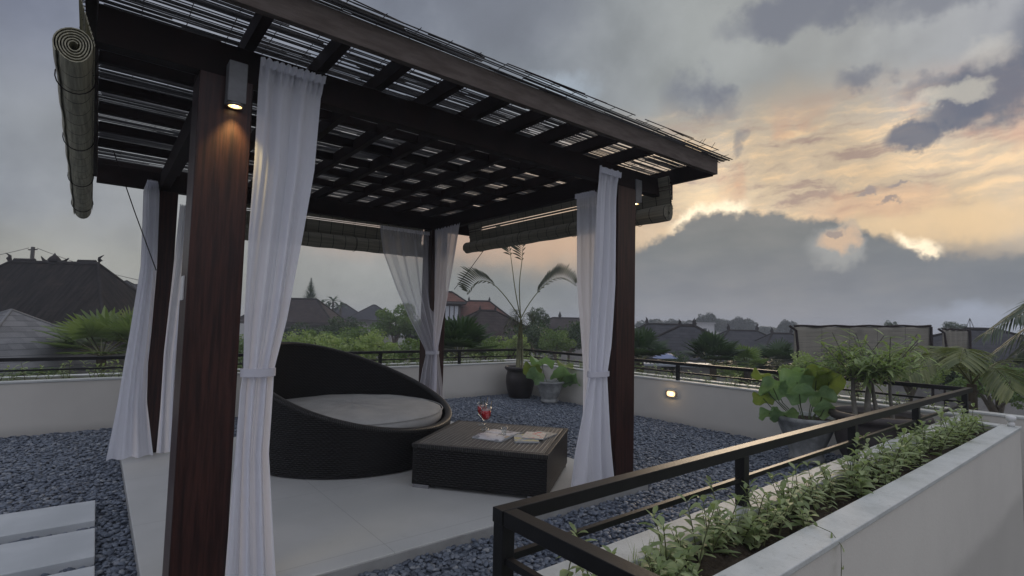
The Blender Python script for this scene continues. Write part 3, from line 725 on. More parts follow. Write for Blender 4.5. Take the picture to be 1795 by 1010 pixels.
# ------------------------------------------------------------------ daybed
def daybed():
    cx, cy, R, zb, s, t0 = 2.24, 5.59, 1.085, .75, .378, 2.09
    t = thing('daybed', (cx, cy, .05), 'large round black wicker daybed with high sloping back and grey cushion', 'daybed')
    n = 144
    rimz = lambda th: zb + s * math.cos(th - t0) + .041 * math.cos(th - t0) ** 2
    rows = 26; P = []
    for j in range(rows + 1):
        f = j / rows; row = []
        for q in range(n + 1):
            th = 2 * math.pi * q / n; z = .06 + (rimz(th) - .06) * f; r = 1.05 + .035 * f
            row.append((cx + r * math.cos(th), cy + r * math.sin(th), z))
        P.append(row)
    def uvc(vs, poly):
        out = []
        a0 = None
        for v in vs:
            a = math.atan2(v[1] - cy, v[0] - cx)
            if a0 is None: a0 = a
            while a - a0 > math.pi: a -= 2 * math.pi
            while a - a0 < -math.pi: a += 2 * math.pi
            out.append((a * 1.07, v[2]))
        return out
    MB().grid(P).build('shell', M_WICK, t, smooth=True, uvf=uvc)
    P = []
    for j in range(rows + 1):
        f = j / rows; row = []
        for q in range(n + 1):
            th = 2 * math.pi * q / n; zlo = .34; z = zlo + (rimz(th) - .012 - zlo) * f; r = 1.0 + .02 * f
            row.append((cx + r * math.cos(th), cy + r * math.sin(th), z))
        P.append(row)
    MB().grid(P).build('inner_shell', M_WICK, t, smooth=True, uvf=uvc)
    pts = [(cx + 1.052 * math.cos(a), cy + 1.052 * math.sin(a), rimz(a) + .002) for a in np.linspace(0, 2 * math.pi, n + 1)]
    m = MB(); i0 = 0; k = 14
    for j, p in enumerate(pts):
        th = 2 * math.pi * j / n
        for q in range(k):
            a = 2 * math.pi * q / k; rr = 1.052 + .040 * math.cos(a)
            m.v.append((cx + rr * math.cos(th), cy + rr * math.sin(th), rimz(th) + .026 * math.sin(a)))
    for j in range(n):
        for q in range(k): m.f.append((j * k + q, j * k + (q + 1) % k, (j + 1) * k + (q + 1) % k, (j + 1) * k + q))
    def uvr(vs, poly):
        j, q = divmod(poly.index, k)
        u0, u1 = j * 6.6 / n, (j + 1) * 6.6 / n; v0, v1 = q * .21 / k, (q + 1) * .21 / k
        return [(v0, u0), (v1, u0), (v1, u1), (v0, u1)]
    m.build('rim', M_WICKR, t, smooth=True, uvf=uvr)
    # cushion: a thick disc with rounded edge, seam and soft wrinkles
    P = []
    prof = [(0, .0), (.3, .004), (.6, .002), (.82, -.004), (.92, -.016), (.965, -.035), (.98, -.06), (.982, -.085), (.975, -.12), (.95, -.15)]
    for r, dz in prof:
        row = []
        for q in range(n + 1):
            th = 2 * math.pi * q / n
            w = .006 * math.sin(7 * th + 5 * r) * r + .004 * math.sin(13 * th)
            x, y = r * math.cos(th), r * math.sin(th)
            w += .010 * math.exp(-((x - .35) ** 2) / .02) * math.exp(-((y + .2) ** 2) / .3) * math.sin(26 * y + 6 * x)
            row.append((cx + x, cy + y, .565 + dz + w * .6 - .02 * r * r))
        P.append(row)
    MB().grid(P).build('cushion', M_CUSH, t, smooth=True)
    MB().tube([(cx + .984 * math.cos(a), cy + .984 * math.sin(a), .515) for a in np.linspace(0, 2 * math.pi, 97)], .006, 6).build('piping', M_CUSH, t, smooth=True)
    for a in (.3, 1.9, 3.5, 5.0):
        x, y = cx + .93 * math.cos(a), cy + .93 * math.sin(a)
        MB().box(x - .04, x + .04, y - .04, y + .04, .0505, .075).build('foot', M_STEEL, t)
daybed()

# ------------------------------------------------------------------ coffee table and what stands on it
TA = math.atan2(-.96, .72)
TC = Vector((3.01, 3.975, .05))
tb = thing('coffee_table', TC, 'low square dark wicker coffee table with drinks and magazines', 'table')
tb.rotation_euler = (0, 0, TA)
def tw(u, v, z):  # table space to world
    return Vector((TC.x + u * math.cos(TA) - v * math.sin(TA), TC.y + u * math.sin(TA) + v * math.cos(TA), z))
def tbuild(m, name, material, **kw):
    o = m.build(name, material, None, **kw); o.parent = tb; return o
H = .375  # top height above the platform
hx, hy = .60, .565
def side_uv(vs, poly):
    return [((v[0] if abs(poly.normal.y) > .5 else v[1]), v[2]) for v in vs]
m = MB().box(-hx + .008, hx - .008, -hy + .008, hy - .008, .03, H - .018)
tbuild(m, 'body', M_WICK, bevel=.004, uvf=side_uv)
def top_uv(vs, poly):
    if abs(poly.normal.z) > .5: return [(v[0], v[1]) if False else (v[1], v[0]) for v in vs]
    return side_uv(vs, poly)
m = MB().box(-hx + .045, hx - .045, -hy + .045, hy - .045, H - .0175, H); tbuild(m, 'top', M_WICKT, uvf=top_uv, bevel=.002)
for (a, b, cc, dd, nm) in ((-hx, hx, -hy, -hy + .04, 0), (-hx, hx, hy - .04, hy, 0), (-hx, -hx + .04, -hy + .0405, hy - .0405, 1), (hx - .04, hx, -hy + .0405, hy - .0405, 1)):
    f_ = (lambda vs, poly: [(v[1], v[0]) for v in vs]) if nm == 0 else (lambda vs, poly: [(v[0], v[1]) for v in vs])
    tbuild(MB().box(a, b, cc, dd, H - .035, H - .001), 'edge_band', M_WICKR, uvf=f_, bevel=.006)
for sx in (-1, 1):
    for sy in (-1, 1):
        tbuild(MB().box(sx * (hx - .09) - .075, sx * (hx - .09) + .075, sy * (hy - .04) - .03, sy * (hy - .04) + .03, .001, .029), 'foot', M_STEEL, bevel=.002)
ZT = .05 + H + .0005

M_GLASS = bpy.data.materials.new('clear_glass'); M_GLASS.use_nodes = True
k = NT(M_GLASS.node_tree); k.n.clear(); g_ = k.node('ShaderNodeBsdfGlossy'); g_.inputs['Roughness'].default_value = .03; tp_ = k.node('ShaderNodeBsdfTransparent'); tp_.inputs[0].default_value = (.93, .95, .95, 1)
lw_ = k.node('ShaderNodeLayerWeight'); lw_.inputs[0].default_value = .35; mx_ = k.node('ShaderNodeMixShader'); k.put(mx_.inputs[0], k.m('ADD', k.m('MULTIPLY', lw_.outputs['Facing'], .45), .05))
k.l.new(tp_.outputs[0], mx_.inputs[1]); k.l.new(g_.outputs[0], mx_.inputs[2]); k.l.new(mx_.outputs[0], k.node('ShaderNodeOutputMaterial').inputs[0])
M_JUICE = mat('red_juice', (.75, .006, .018), .15, .5)
def glass(p, label):
    x, y = p; t = thing('cocktail_glass', (x, y, ZT), label, 'glass', 'red drinks on the coffee table'); t.scale = (1.35, 1.35, 1.35)
    c = (x, y, ZT)
    MB().lathe([(0, .001), (.034, .001), (.036, .003), (.012, .008), (.0045, .016), (.004, .055), (.008, .062), (.026, .075), (.037, .10), (.040, .125), (.036, .172), (.0345, .172), (.038, .125), (.035, .101), (.024, .079), (.0, .070)], c, 36).build('bowl', M_GLASS, t, smooth=True)
    MB().lathe([(0, .0715), (.0225, .0805), (.0335, .1015), (.0368, .125), (.0358, .142), (0, .142)], c, 32).build('drink', M_JUICE, t, smooth=True)
    MB().lathe([(0, .1425), (.0353, .1425), (.0350, .147), (0, .147)], c, 32).build('froth', mat('pink_froth', (.6, .35, .33), .7), t, smooth=True)
    d = Vector((.7, -.45, 0)).normalized()
    MB().obox(Vector(c) + d * .035 + Vector((0, 0, .175)), Vector((0, 0, .034)) + d * .006, d.cross(Vector((0, 0, 1))) * .009, d * .0015).build('garnish', mat('pale_garnish', (.35, .27, .13), .6), t, bevel=.001)
    MB().tube([Vector(c) + Vector((0, 0, .10)), Vector(c) + Vector((-.012, .01, .215))], .0025, 6).build('straw', mat('dark_straw', (.05, .07, .05), .4), t)
glass((3.17, 4.44), 'stemmed glass of red drink farther from us on the wicker table')
glass((3.06, 4.22), 'stemmed glass of red drink in front of the other glass')

def paper_mat(name, base, patches, page=None):
    def ex(k, b, co, c):
        c = (*base, 1); g = k.node('ShaderNodeTexCoord').outputs['Generated']
        for i, (col, lo, hi, sc_) in enumerate(patches):
            n = k.noise(k.vm('ADD', k.vm('MULTIPLY', g, (1, 1, 0)), (i * 3.1, 1, 0)), sc_, 3, .5)
            c = k.mix(k.ss(n, lo, hi), c, (*col, 1))
        k.put(b.inputs['Base Color'], c)
    return mat(name, base, .25, .5, extra=ex)
def magazine(u, v, z, w, l, th, rot, mt, label, curl=0.0, pagem=None):
    c = tw(u, v, ZT + z); a = TA + rot
    t = thing('magazine', c, label, 'magazine', 'magazines fanned on the coffee table')
    ux = Vector((math.cos(a), math.sin(a), 0)); uy = Vector((-math.sin(a), math.cos(a), 0)); n = 14; P = []; Q = []
    for i in range(n + 1):
        s = -1 + 2 * i / n; zz = th + curl * max(0, abs(s) - .25) ** 2 * (1 if True else 0)
        if curl > 0: zz = th + curl * math.sin((s + 1) / 2 * math.pi) ** .5 * .6 * (1 - .5 * math.exp(-(s * 9) ** 2))
        P.append([c + ux * w / 2 * s + uy * l / 2 * t_ + Vector((0, 0, zz + .0012)) for t_ in (-1, -.5, 0, .5, 1)])
        Q.append([c + ux * w / 2 * s + uy * l / 2 * t_ + Vector((0, 0, zz)) for t_ in (-1, 1)])
    m = MB(); m.grid(P); m.build('cover', mt, t, smooth=True)
    m = MB(); i0 = 0
    for i in range(n + 1):
        for q in Q[i]: m.v += [tuple(q), (q.x, q.y, c.z + .0004)]
    for i in range(n):
        b_ = i * 4; m.f += [(b_, b_ + 1, b_ + 5, b_ + 4), (b_ + 2, b_ + 6, b_ + 7, b_ + 3), (b_, b_ + 4, b_ + 6, b_ + 2), (b_ + 1, b_ + 3, b_ + 7, b_ + 5)]
    m.f += [(0, 2, 3, 1), (n * 4, n * 4 + 1, n * 4 + 3, n * 4 + 2)]
    m.build('pages', mat('paper_edge', (.42, .44, .44), .6), t)
MC1 = paper_mat('open_page_print', (.60, .59, .60), [((.22, .22, .23), .52, .6, 5), ((.42, .33, .20), .62, .68, 4), ((.10, .11, .12), .68, .72, 9)])
MC2 = paper_mat('cover_print_landscape', (.36, .38, .38), [((.50, .46, .22), .48, .55, 3.5), ((.20, .26, .18), .6, .66, 6), ((.45, .44, .42), .66, .7, 9)])
MC3 = paper_mat('cover_print_red', (.58, .55, .48), [((.60, .07, .08), .56, .6, 4.5), ((.18, .2, .2), .66, .7, 8)])
MC4 = paper_mat('cover_print_teal', (.19, .23, .23), [((.26, .30, .30), .5, .6, 3)])
# laid across the front half of the top
magazine(.02, -.02 + .00, .0, .44, .30, .006, 1.35, MC1, 'open magazine with curling pages nearest the glasses', curl=.022)
magazine(.30, -.06, .0, .22, .30, .012, .28, MC2, 'closed magazine with yellowish landscape cover beside the open one')
magazine(.40, .115, .0, .21, .29, .010, -.30, MC4, 'teal-grey magazine lowest and farthest right in the fan')
magazine(.36, .03, .0135, .20, .27, .007, .05, MC3, 'magazine with a red patch on its cover on top of the fan')
at_c = tw(.10, -.10, 0)
ta = thing('water_tumbler', (at_c.x, at_c.y, ZT + .03), 'small clear tumbler standing on the open magazine', 'glass')
MB().lathe([(0, .001), (.022, .001), (.028, .07), (.0265, .07), (.0205, .006), (0, .006)], ta.location, 28).build('cup', M_GLASS, ta, smooth=True)
nb = tw(-.66, .44, 0)
tag(MB().grid([[(3.02 + .05 * i, 5.02 + .03 * j - .02 * i, .052 + .02 * math.sin(i * 2 + j * 1.3) ** 2 + .03 * (j == 1)) for j in range(3)] for i in range(4)]).build('paper_napkin', mat('white_paper', (.6, .6, .6), .8), org=(3.1, 5.0, .05)), 'crumpled white paper lying between the daybed and the table', 'napkin')

# ------------------------------------------------------------------ foliage builders
M_SEED = leafmat('seedling_leaf', (.17, .23, .10), (.40, .46, .24), .35)
M_STEM = mat('green_stem', (.09, .10, .035), .6)
M_LEAFD = leafmat('dark_foliage', (.022, .048, .016), (.065, .11, .038), .25)
M_LEAFM = leafmat('mid_foliage', (.075, .135, .038), (.19, .27, .085), .3)
M_LEAFL = leafmat('light_foliage', (.15, .22, .07), (.33, .41, .155), .35)
M_BARK = mat('tree_bark', (.10, .085, .065), .9, .2, var=(.16, .14, .11), vscale=8, bump=.01, bscale=12)
M_PALM = leafmat('palm_frond', (.022, .048, .020), (.055, .095, .040), .25)
M_PALML = leafmat('palm_frond_light', (.10, .15, .05), (.20, .26, .10), .35)
M_PALMY = leafmat('palm_frond_yellow', (.16, .15, .03), (.24, .22, .06), .35)
M_LOTUS = leafmat('lotus_leaf', (.17, .28, .13), (.28, .41, .20), .3, .5)
M_LOTUSY = leafmat('lotus_leaf_yellow', (.17, .24, .06), (.25, .30, .08), .35, .5)

def leaf_blade(V, F, A, p, d, up, L, w, droop=.15, v=0.5):
    """pointed folded leaf of six quads' worth of faces, from p along d"""
    d = Vector(d).normalized(); s = d.cross(Vector(up))
    if s.length < 1e-3: s = d.cross(Vector((1, 0, .1)))
    s.normalize(); u = s.cross(d).normalized(); i = len(V)
    prof = ((0, .05), (.3, .8), (.6, 1.0), (.85, .55), (1.0, .04))
    for f, ww in prof:
        c = Vector(p) + d * L * f - Vector((0, 0, 1)) * droop * L * f * f
        V.append(tuple(c - s * w / 2 * ww + u * w * .18 * ww)); V.append(tuple(c)); V.append(tuple(c + s * w / 2 * ww + u * w * .18 * ww))
    for j in range(4):
        b_ = i + j * 3; F.append((b_, b_ + 1, b_ + 4, b_ + 3)); F.append((b_ + 1, b_ + 2, b_ + 5, b_ + 4)); A += [v, v]

def seedling_proto(seed, h, npairs, lw=(.055, .018), spread=1.0, nst=1):
    r = random.Random(seed)
    root = thing('leafy_plant', (0, 0, 0), '', 'plant')
    V, F, A = [], [], []; st = MB()
    for q in range(nst):
        a0 = r.uniform(0, 6.28); lean = r.uniform(.05, .35) * (1 if nst == 1 else 1.6); hh = h * r.uniform(.7, 1.05)
        pts = [Vector((math.cos(a0) * lean * hh * (f ** 1.5), math.sin(a0) * lean * hh * (f ** 1.5), hh * f - .01)) for f in (0, .25, .5, .75, 1)]
        st.tube(pts, [.0028, .0025, .002, .0016, .001], 5)
        for i in range(npairs):
            f = .18 + .8 * i / max(1, npairs - 1); j = min(3, int(f * 4)); p = pts[j].lerp(pts[j + 1], f * 4 - j)
            az = r.uniform(0, 3.14) + i * 1.57
            for s in (0, math.pi):
                a = az + s + r.uniform(-.3, .3); el = r.uniform(.0, .7) + .5 * (f > .85)
                d = (math.cos(a) * math.cos(el), math.sin(a) * math.cos(el), math.sin(el))
                L = lw[0] * r.uniform(.6, 1.25) * (1.1 - .3 * f) * spread
                leaf_blade(V, F, A, p, d, (0, 0, 1), L, lw[1] * r.uniform(.8, 1.25), r.uniform(.1, .5), r.random())
    st.build('stem', M_STEM, root, smooth=True)
    raw_mesh('leaves', V, F, M_SEED, root, attr=A)
    return root
protos = [seedling_proto(1, .17, 6, (.075, .020)), seedling_proto(2, .23, 7, (.070, .017), nst=1), seedling_proto(3, .12, 5, (.055, .024), nst=2), seedling_proto(4, .15, 6, (.065, .016), nst=3), seedling_proto(5, .10, 4, (.048, .027), nst=3), seedling_proto(6, .20, 8, (.062, .014), nst=2)]
used = set()
def plant(i, x, y, z, s, rot, label, group):
    o = protos[i]
    if i in used: o = copy_tree(o)
    used.add(i)
    o.location = (x, y, z); o.rotation_euler = (random.uniform(-.12, .12), random.uniform(-.12, .12), rot); o.scale = (s, s, s)
    tag(o, label, 'plant', group)
# near trough: denser to the far end
N1 = 108
for q in range(N1):
    f = (q + .5) / N1; x = 1.15 + 5.4 * (f ** 1.15) + random.uniform(-.03, .03); y = random.uniform(1.09, 1.23) if random.random() < .75 else random.uniform(1.03, 1.2)
    if 1.75 < x < 2.05 and random.random() < .4: y = random.uniform(1.15, 1.22)
    i = random.choice([0, 1, 2, 3, 3, 4, 4, 5]); 
    plant(i, x, y, .58, random.uniform(.75, 1.5) * (1.0 if x < 3 else 1.15), random.uniform(0, 6.28), 'green leafy seedling in the soil of the near planter trough', 'seedlings in the near planter trough')
for q in range(70):
    x = -1.3 + 8.3 * (q + random.random()) / 70; plant(random.choice([1, 3, 3, 5, 5]), x, random.uniform(8.8, 9.1), .57, random.uniform(1.2, 1.75), random.uniform(0, 6.28), 'small leafy plant in the trough behind the back railing', 'plants in the back trough')
for q in range(70):
    y = 1.5 + 7.3 * (q + random.random()) / 70; plant(random.choice([1, 3, 3, 5, 5, 0]), random.uniform(7.27, 7.44), y, .57, random.uniform(1.0, 1.6), random.uniform(0, 6.28), 'small leafy plant in the trough behind the right railing', 'plants in the right trough')
# trailing stem with a few leaves over the near cap
t = thing('trailing_vine', (2.6, .95, .645), 'thin trailing stem with sparse leaves hanging over the near planter cap', 'plant')
pts = [Vector(p) for p in ((2.50, 1.06, .60), (2.46, .98, .66), (2.44, .90, .655), (2.43, .862, .62), (2.42, .858, .53), (2.40, .855, .46), (2.36, .853, .42), (2.33, .855, .41))]
MB().tube(pts, .0016, 5).build('stem', M_STEM, t, smooth=True)
V, F, A = [], [], []
for p in pts[1:]:
    for k_ in range(1): leaf_blade(V, F, A, p, (random.uniform(-.6, .9), random.uniform(-.4, -.1), random.uniform(-.5, .6)), (0, -1, .3), .035, .02, .2, random.random())
raw_mesh('leaves', [Vector(v) - t.location for v in V], F, M_SEED, t, attr=A)
t = thing('grass_tuft', (1.9, 1.2, .6), 'fine wispy grass growing among the seedlings by the near rail post', 'grass')
V, F, A = [], [], []
for q in range(120):
    x = random.choice([1.6, 2.25, 2.75]) + random.gauss(0, .06); y = 1.2 + random.gauss(0, .025); p = Vector((x, y, .59)); a = random.uniform(0, 6.28)
    leaf_blade(V, F, A, p - t.location, (math.cos(a) * .4, math.sin(a) * .25, 1), (math.cos(a), math.sin(a), 0), random.uniform(.08, .16), .003, .1, random.random())
raw_mesh('blades', V, F, M_SEED, t, attr=A)

# ---- palm fronds
def frond(V, F, A, base, pts, nl, L, w, plane=None, droop=.3, ang=.9, start=.25, taper=.5, sides=(1, -1)):
    pts = [Vector(p) for p in pts]; r = random
    def P(f):
        x = f * (len(pts) - 1); j = min(len(pts) - 2, int(x)); x -= j
        p0 = pts[max(j - 1, 0)]; p1 = pts[j]; p2 = pts[j + 1]; p3 = pts[min(j + 2, len(pts) - 1)]
        return .5 * ((2 * p1) + (p2 - p0) * x + (2 * p0 - 5 * p1 + 4 * p2 - p3) * x * x + (3 * p1 - p0 - 3 * p2 + p3) * x ** 3)
    for i in range(nl):
        f = start + (1 - start) * i / (nl - 1); p = P(f); t = (P(min(1, f + .02)) - P(max(0, f - .02))).normalized()
        side = t.cross(Vector((0, 0, 1))) if plane is None else Vector(plane)
        if side.length < .05: side = Vector((1, 0, 0))
        side.normalize(); g = (i / (nl - 1)); LL = L * (math.sin(math.pi * (.12 + .80 * g)) ** .7) * r.uniform(.85, 1.1)
        for s in sides:
            d = (t * math.cos(ang) + side * s * math.sin(ang)).normalized()
            up = side.cross(t)
            leaf_blade(V, F, A, p, d, up, LL, w, droop * r.uniform(.6, 1.3), r.random())
    return [P(i / 12) for i in range(13)]

# palm in the black urn
def urn_palm():
    c = (6.66, 8.06, 0)
    t = thing('clay_urn', c, 'big black clay urn in the back corner holding a young palm', 'plant pot')
    MB().lathe([(0, .0), (.21, .0), (.225, .02), (.26, .16), (.285, .32), (.28, .42), (.262, .49), (.262, .52), (.30, .545), (.315, .575), (.30, .605), (.27, .605), (.262, .57), (.255, .53), (0, .53)], (c[0], c[1], .002), 48, .004).build('body', M_BLACKP, t, smooth=True)
    MB().lathe([(0, .535), (.255, .535)], c, 32).build('soil', M_SOIL, t)
    p = thing('potted_palm', (c[0], c[1], .536), 'young palm with bare arching fronds growing from the black urn', 'palm')
    b = MB(); b0 = Vector((6.64, 8.06, .53))
    for dx, dy, hh in ((0, 0, 1.12), (-.05, .03, .95), (.05, -.02, 1.0), (.03, .05, .85), (-.07, -.03, .7)):
        b.tube([b0 + Vector((dx, dy, 0)), b0 + Vector((dx * .8, dy * .8, hh * .5)), b0 + Vector((dx * .3, dy * .3, hh))], [.022, .02, .011], 8)
    b.build('trunk', mat('palm_cane', (.16, .15, .07), .6, var=(.10, .11, .05), vscale=12, bump=.002, bscale=30), p, smooth=True)
    top = Vector((6.64, 8.06, 1.55))
    specs = [([top, (6.30, 8.1, 1.95), (5.95, 8.12, 2.22), (5.62, 8.12, 2.24), (5.40, 8.12, 2.02)], .45, 19, (-.2, .35, .94), .12),
             ([top, (6.52, 8.1, 2.1), (6.42, 8.1, 2.6), (6.34, 8.1, 3.0), (6.30, 8.1, 3.3)], .62, 16, (-.9, .3, .2), .3),
             ([top, (6.62, 8.1, 2.2), (6.67, 8.1, 2.7), (6.71, 8.1, 3.1), (6.85, 8.1, 3.4)], .52, 20, (-.95, .3, .1), .3),
             ([top, (6.86, 8.05, 1.88), (7.25, 8.02, 2.28), (7.68, 8.0, 2.46), (8.05, 7.95, 2.33)], .38, 25, (.15, .3, .95), .05)]
    V, F, A = [], [], []; st = MB()
    for pts, start, nl, pl_, dr in specs:
        c2 = frond(V, F, A, None, pts, nl, .46, .036, plane=pl_, droop=dr, ang=1.0, start=start, sides=(1,))
        frond(V, F, A, None, pts, nl // 2, .16, .022, plane=pl_, droop=dr, ang=.7, start=start, sides=(-.5,))
        st.tube(c2, [.012 - .0008 * i for i in range(13)], 6)
    # a tangle of small lower leaves
    for q in range(9):
        a = random.uniform(0, 6.28); h0 = random.uniform(.7, 1.45); L = random.uniform(.25, .42); bpt = Vector((6.62, 8.06, h0))
        d = Vector((math.cos(a), math.sin(a) * .6, 0)); pts = [bpt, bpt + d * L * .4 + Vector((0, 0, .22)), bpt + d * L * .8 + Vector((0, 0, .28)), bpt + d * L * 1.15 + Vector((0, 0, .12))]
        c2 = frond(V, F, A, None, pts, 14, .17, .012, droop=.5, ang=.8, start=.2); st.tube(c2, .004, 5)
    st.build('frond_stem', M_STEM, p, smooth=True)
    raw_mesh('fronds', [Vector(v) - p.location for v in V], F, leafmat('urn_palm_leaf', (.018, .024, .012), (.05, .058, .024), .08), p, attr=A)
urn_palm()

# ---- lotus leaves on stalks
def lotus(c, zpot, leaves, label):
    p = thing('lotus_plant', (c[0], c[1], zpot), label, 'plant')
    st = MB()
    for li, (x, y, z, r, tilt, ta_, yel) in enumerate(leaves):
        top = Vector((x, y, z)); b0 = Vector((c[0] + (x - c[0]) * .25, c[1] + (y - c[1]) * .25, zpot - .02))
        mid = b0.lerp(top, .55) + Vector(((x - c[0]) * .15, (y - c[1]) * .15, 0)); st.tube([b0, mid, top], .0055, 7)
        rt = Matrix.Rotation(tilt, 3, Vector((math.cos(ta_), math.sin(ta_), 0))); P = []; ph = random.uniform(0, 6.28); A = []
        for i in range(9):
            f = i / 8; row = []
            for q in range(49):
                a = 2 * math.pi * q / 48; rr = r * f * (1 + .05 * math.sin(5 * a + ph) + .03 * math.sin(11 * a))
                zz = .10 * r * f ** 1.5 + r * .24 * f ** 2.2 * (math.sin(3 * a + ph) + .6 * math.sin(5 * a + 2 * ph)) - r * .12 * f ** 4 + .008 * r * math.cos(18 * a) * f
                v = rt @ Vector((rr * math.cos(a), rr * math.sin(a), zz)); row.append(top + v)
            P.append(row)
        m = MB(); m.grid(P)
        o = raw_mesh('leaf', [Vector(v) - p.location for v in m.v], m.f, M_LOTUSY if yel else M_LOTUS, p, attr=[.5 + .4 * math.sin(j * .37 + li) * ((j // 48) % 3 == 0) for j in range(len(m.f))], smooth=True)
    st.build('stalk', mat('lotus_stalk', (.07, .10, .04), .5), p, smooth=True)
def bowl_pot(c, prof, label, mt, name='stone_pot', zsoil=.4, rs=.2):
    t = thing(name, c, label, 'plant pot')
    MB().lathe(prof, (c[0], c[1], .002), 48, .006).build('body', mt, t, smooth=True)
    MB().lathe([(0, zsoil), (rs, zsoil)], c, 32).build('soil', M_SOIL, t)
c1 = (6.74, 7.28, 0)
bowl_pot(c1, [(0, 0), (.155, 0), (.165, .02), (.16, .05), (.145, .065), (.15, .075), (.19, .16), (.225, .27), (.24, .345), (.27, .36), (.275, .38), (.262, .395), (.235, .392), (.225, .35), (0, .34)], 'pale stone pot on a small foot beside the black urn', M_GREYP, zsoil=.355, rs=.225)
lotus(c1, .36, [(6.62, 7.38, .74, .23, .45, 2.2, 0), (6.98, 7.1, .68, .19, .35, .5, 1), (6.42, 7.42, .60, .18, .9, 2.2, 1), (6.40, 7.3, .50, .17, 1.1, 2.0, 0), (6.85, 7.02, .50, .24, .75, 2.3, 0), (7.02, 6.95, .40, .17, .7, 1.6, 0)], 'broad round pale green leaves rising from the pale pot by the urn')
c2 = (6.38, 2.60, 0)
bowl_pot(c2, [(0, 0), (.17, 0), (.185, .02), (.18, .06), (.165, .08), (.205, .20), (.265, .34), (.30, .44), (.325, .46), (.33, .49), (.315, .505), (.29, .50), (.275, .46), (0, .45)], 'large worn grey stone pot standing against the right parapet', M_GREYP, zsoil=.465, rs=.275)
lotus(c2, .47, [(6.15, 2.86, .80, .16, .95, 2.3, 0), (6.30, 2.66, .88, .20, 1.05, 2.3, 0), (6.42, 2.50, .94, .17, .9, 2.2, 1), (6.50, 2.40, .90, .17, 1.1, 2.2, 1), (6.14, 2.98, .92, .12, .7, 1.5, 1), (6.12, 2.56, .77, .14, 1.0, 2.4, 0), (6.35, 2.42, .74, .14, 1.1, 2.3, 0), (6.10, 2.72, .52, .15, .7, 2.3, 0), (6.05, 2.86, .52, .12, .8, 2.5, 0), (6.5, 2.8, .95, .15, .6, 2.4, 0), (6.45, 2.95, .74, .13, .8, 2.0, 0), (6.25, 2.36, .62, .12, .9, 2.3, 0), (6.2, 3.0, .66, .12, .9, 2.2, 1), (6.6, 2.6, 1.0, .13, .8, 2.2, 0)], 'big cluster of broad green lotus leaves in the large worn pot by the right parapet')
c3 = (6.50, 1.93, 0)
bowl_pot(c3, [(0, 0), (.24, 0), (.27, .03), (.36, .2), (.40, .36), (.39, .50), (.385, .53), (.44, .55), (.462, .58), (.45, .625), (.40, .63), (.385, .60), (.38, .56), (0, .56)], 'wide dark brown bowl pot in the right corner behind the near railing', M_DKBOWL, name='clay_pot', zsoil=.57, rs=.38)

# broad-leaved shrub with thick grey stems growing from the bowl
def stem_shrub():
    p = thing('stemmed_shrub', (c3[0], c3[1], .57), 'tall shrub with thick grey stems and narrow leaves in the wide dark bowl', 'shrub')
    st = MB(); V, F, A = [], [], []
    r = random.Random(5)
    for (dx, dy, hh, rad) in ((-.16, .16, .40, .028), (-.08, .08, .44, .034), (0, .0, .36, .024), (.1, -.1, .46, .02), (.05, .12, .42, .02)):
        b0 = Vector((c3[0] + dx, c3[1] + dy, .56)); tp = b0 + Vector((r.uniform(-.05, .05), r.uniform(-.05, .05), hh))
        st.tube([b0, b0.lerp(tp, .5) + Vector((.01, .01, 0)), tp], [rad, rad * .85, rad * .6], 8)
        for q in range(10):
            a = r.uniform(0, 6.28); L = r.uniform(.2, .58); el = r.uniform(.3, 1.3); e = tp + Vector((math.cos(a) * math.cos(el), math.sin(a) * math.cos(el), math.sin(el))) * L
            st.tube([tp, tp.lerp(e, .5) + Vector((0, 0, .02)), e], [.007, .005, .003], 5)
            for g in range(16):
                f = .2 + .8 * g / 15; pp = tp.lerp(e, f); aa = r.uniform(0, 6.28); ee = r.uniform(-.3, .9)
                leaf_blade(V, F, A, pp, (math.cos(aa) * math.cos(ee), math.sin(aa) * math.cos(ee), math.sin(ee)), (0, 0, 1), r.uniform(.09, .19), r.uniform(.022, .036), r.uniform(.1, .6), r.random())
    st.build('stem', mat('grey_bark', (.17, .16, .13), .8, var=(.10, .095, .08), vscale=15, bump=.002, bscale=40), p, smooth=True)
    raw_mesh('leaves', [Vector(v) - p.location for v in V], F, leafmat('shrub_leaf', (.16, .23, .09), (.34, .42, .18), .35), p, attr=A)
stem_shrub()

# ---- feather palms just outside the far end of the near trough
def feather_palm(base, label, fr, mt, L=.3, nl=34, w=.018, h=1.5, droop=.35, sh=(0, 0, 0)):
    base = (base[0] + sh[0], base[1] + sh[1], base[2]); fr = [(e[0] + sh[0], e[1] + sh[1], e[2] + sh[2]) for e in fr]
    p = thing('feather_palm', base, label, 'palm')
    b = Vector(base); top = b + Vector((0, 0, h)); st = MB(); V, F, A = [], [], []
    MB().tube([b, b.lerp(top, .5), top], [.09, .07, .05], 10).build('trunk', M_BARK, p, smooth=True)
    for e in fr:
        e = Vector(e); hd = (e - top); hor = Vector((hd.x, hd.y, 0)); rise = max(.12, hor.length * .35)
        pts = [top, top + hor * .3 + Vector((0, 0, hd.z * .3 + rise * .8)), top + hor * .65 + Vector((0, 0, hd.z * .65 + rise * .9)), e]
        c2_ = frond(V, F, A, None, pts, nl, L, w, droop=droop, ang=.85, start=.16); st.tube(c2_, [.012 - .0007 * i for i in range(13)], 6)
    st.build('frond_stem', M_STEM, p, smooth=True)
    raw_mesh('fronds', [Vector(v) - p.location for v in V], F, mt, p, attr=A)
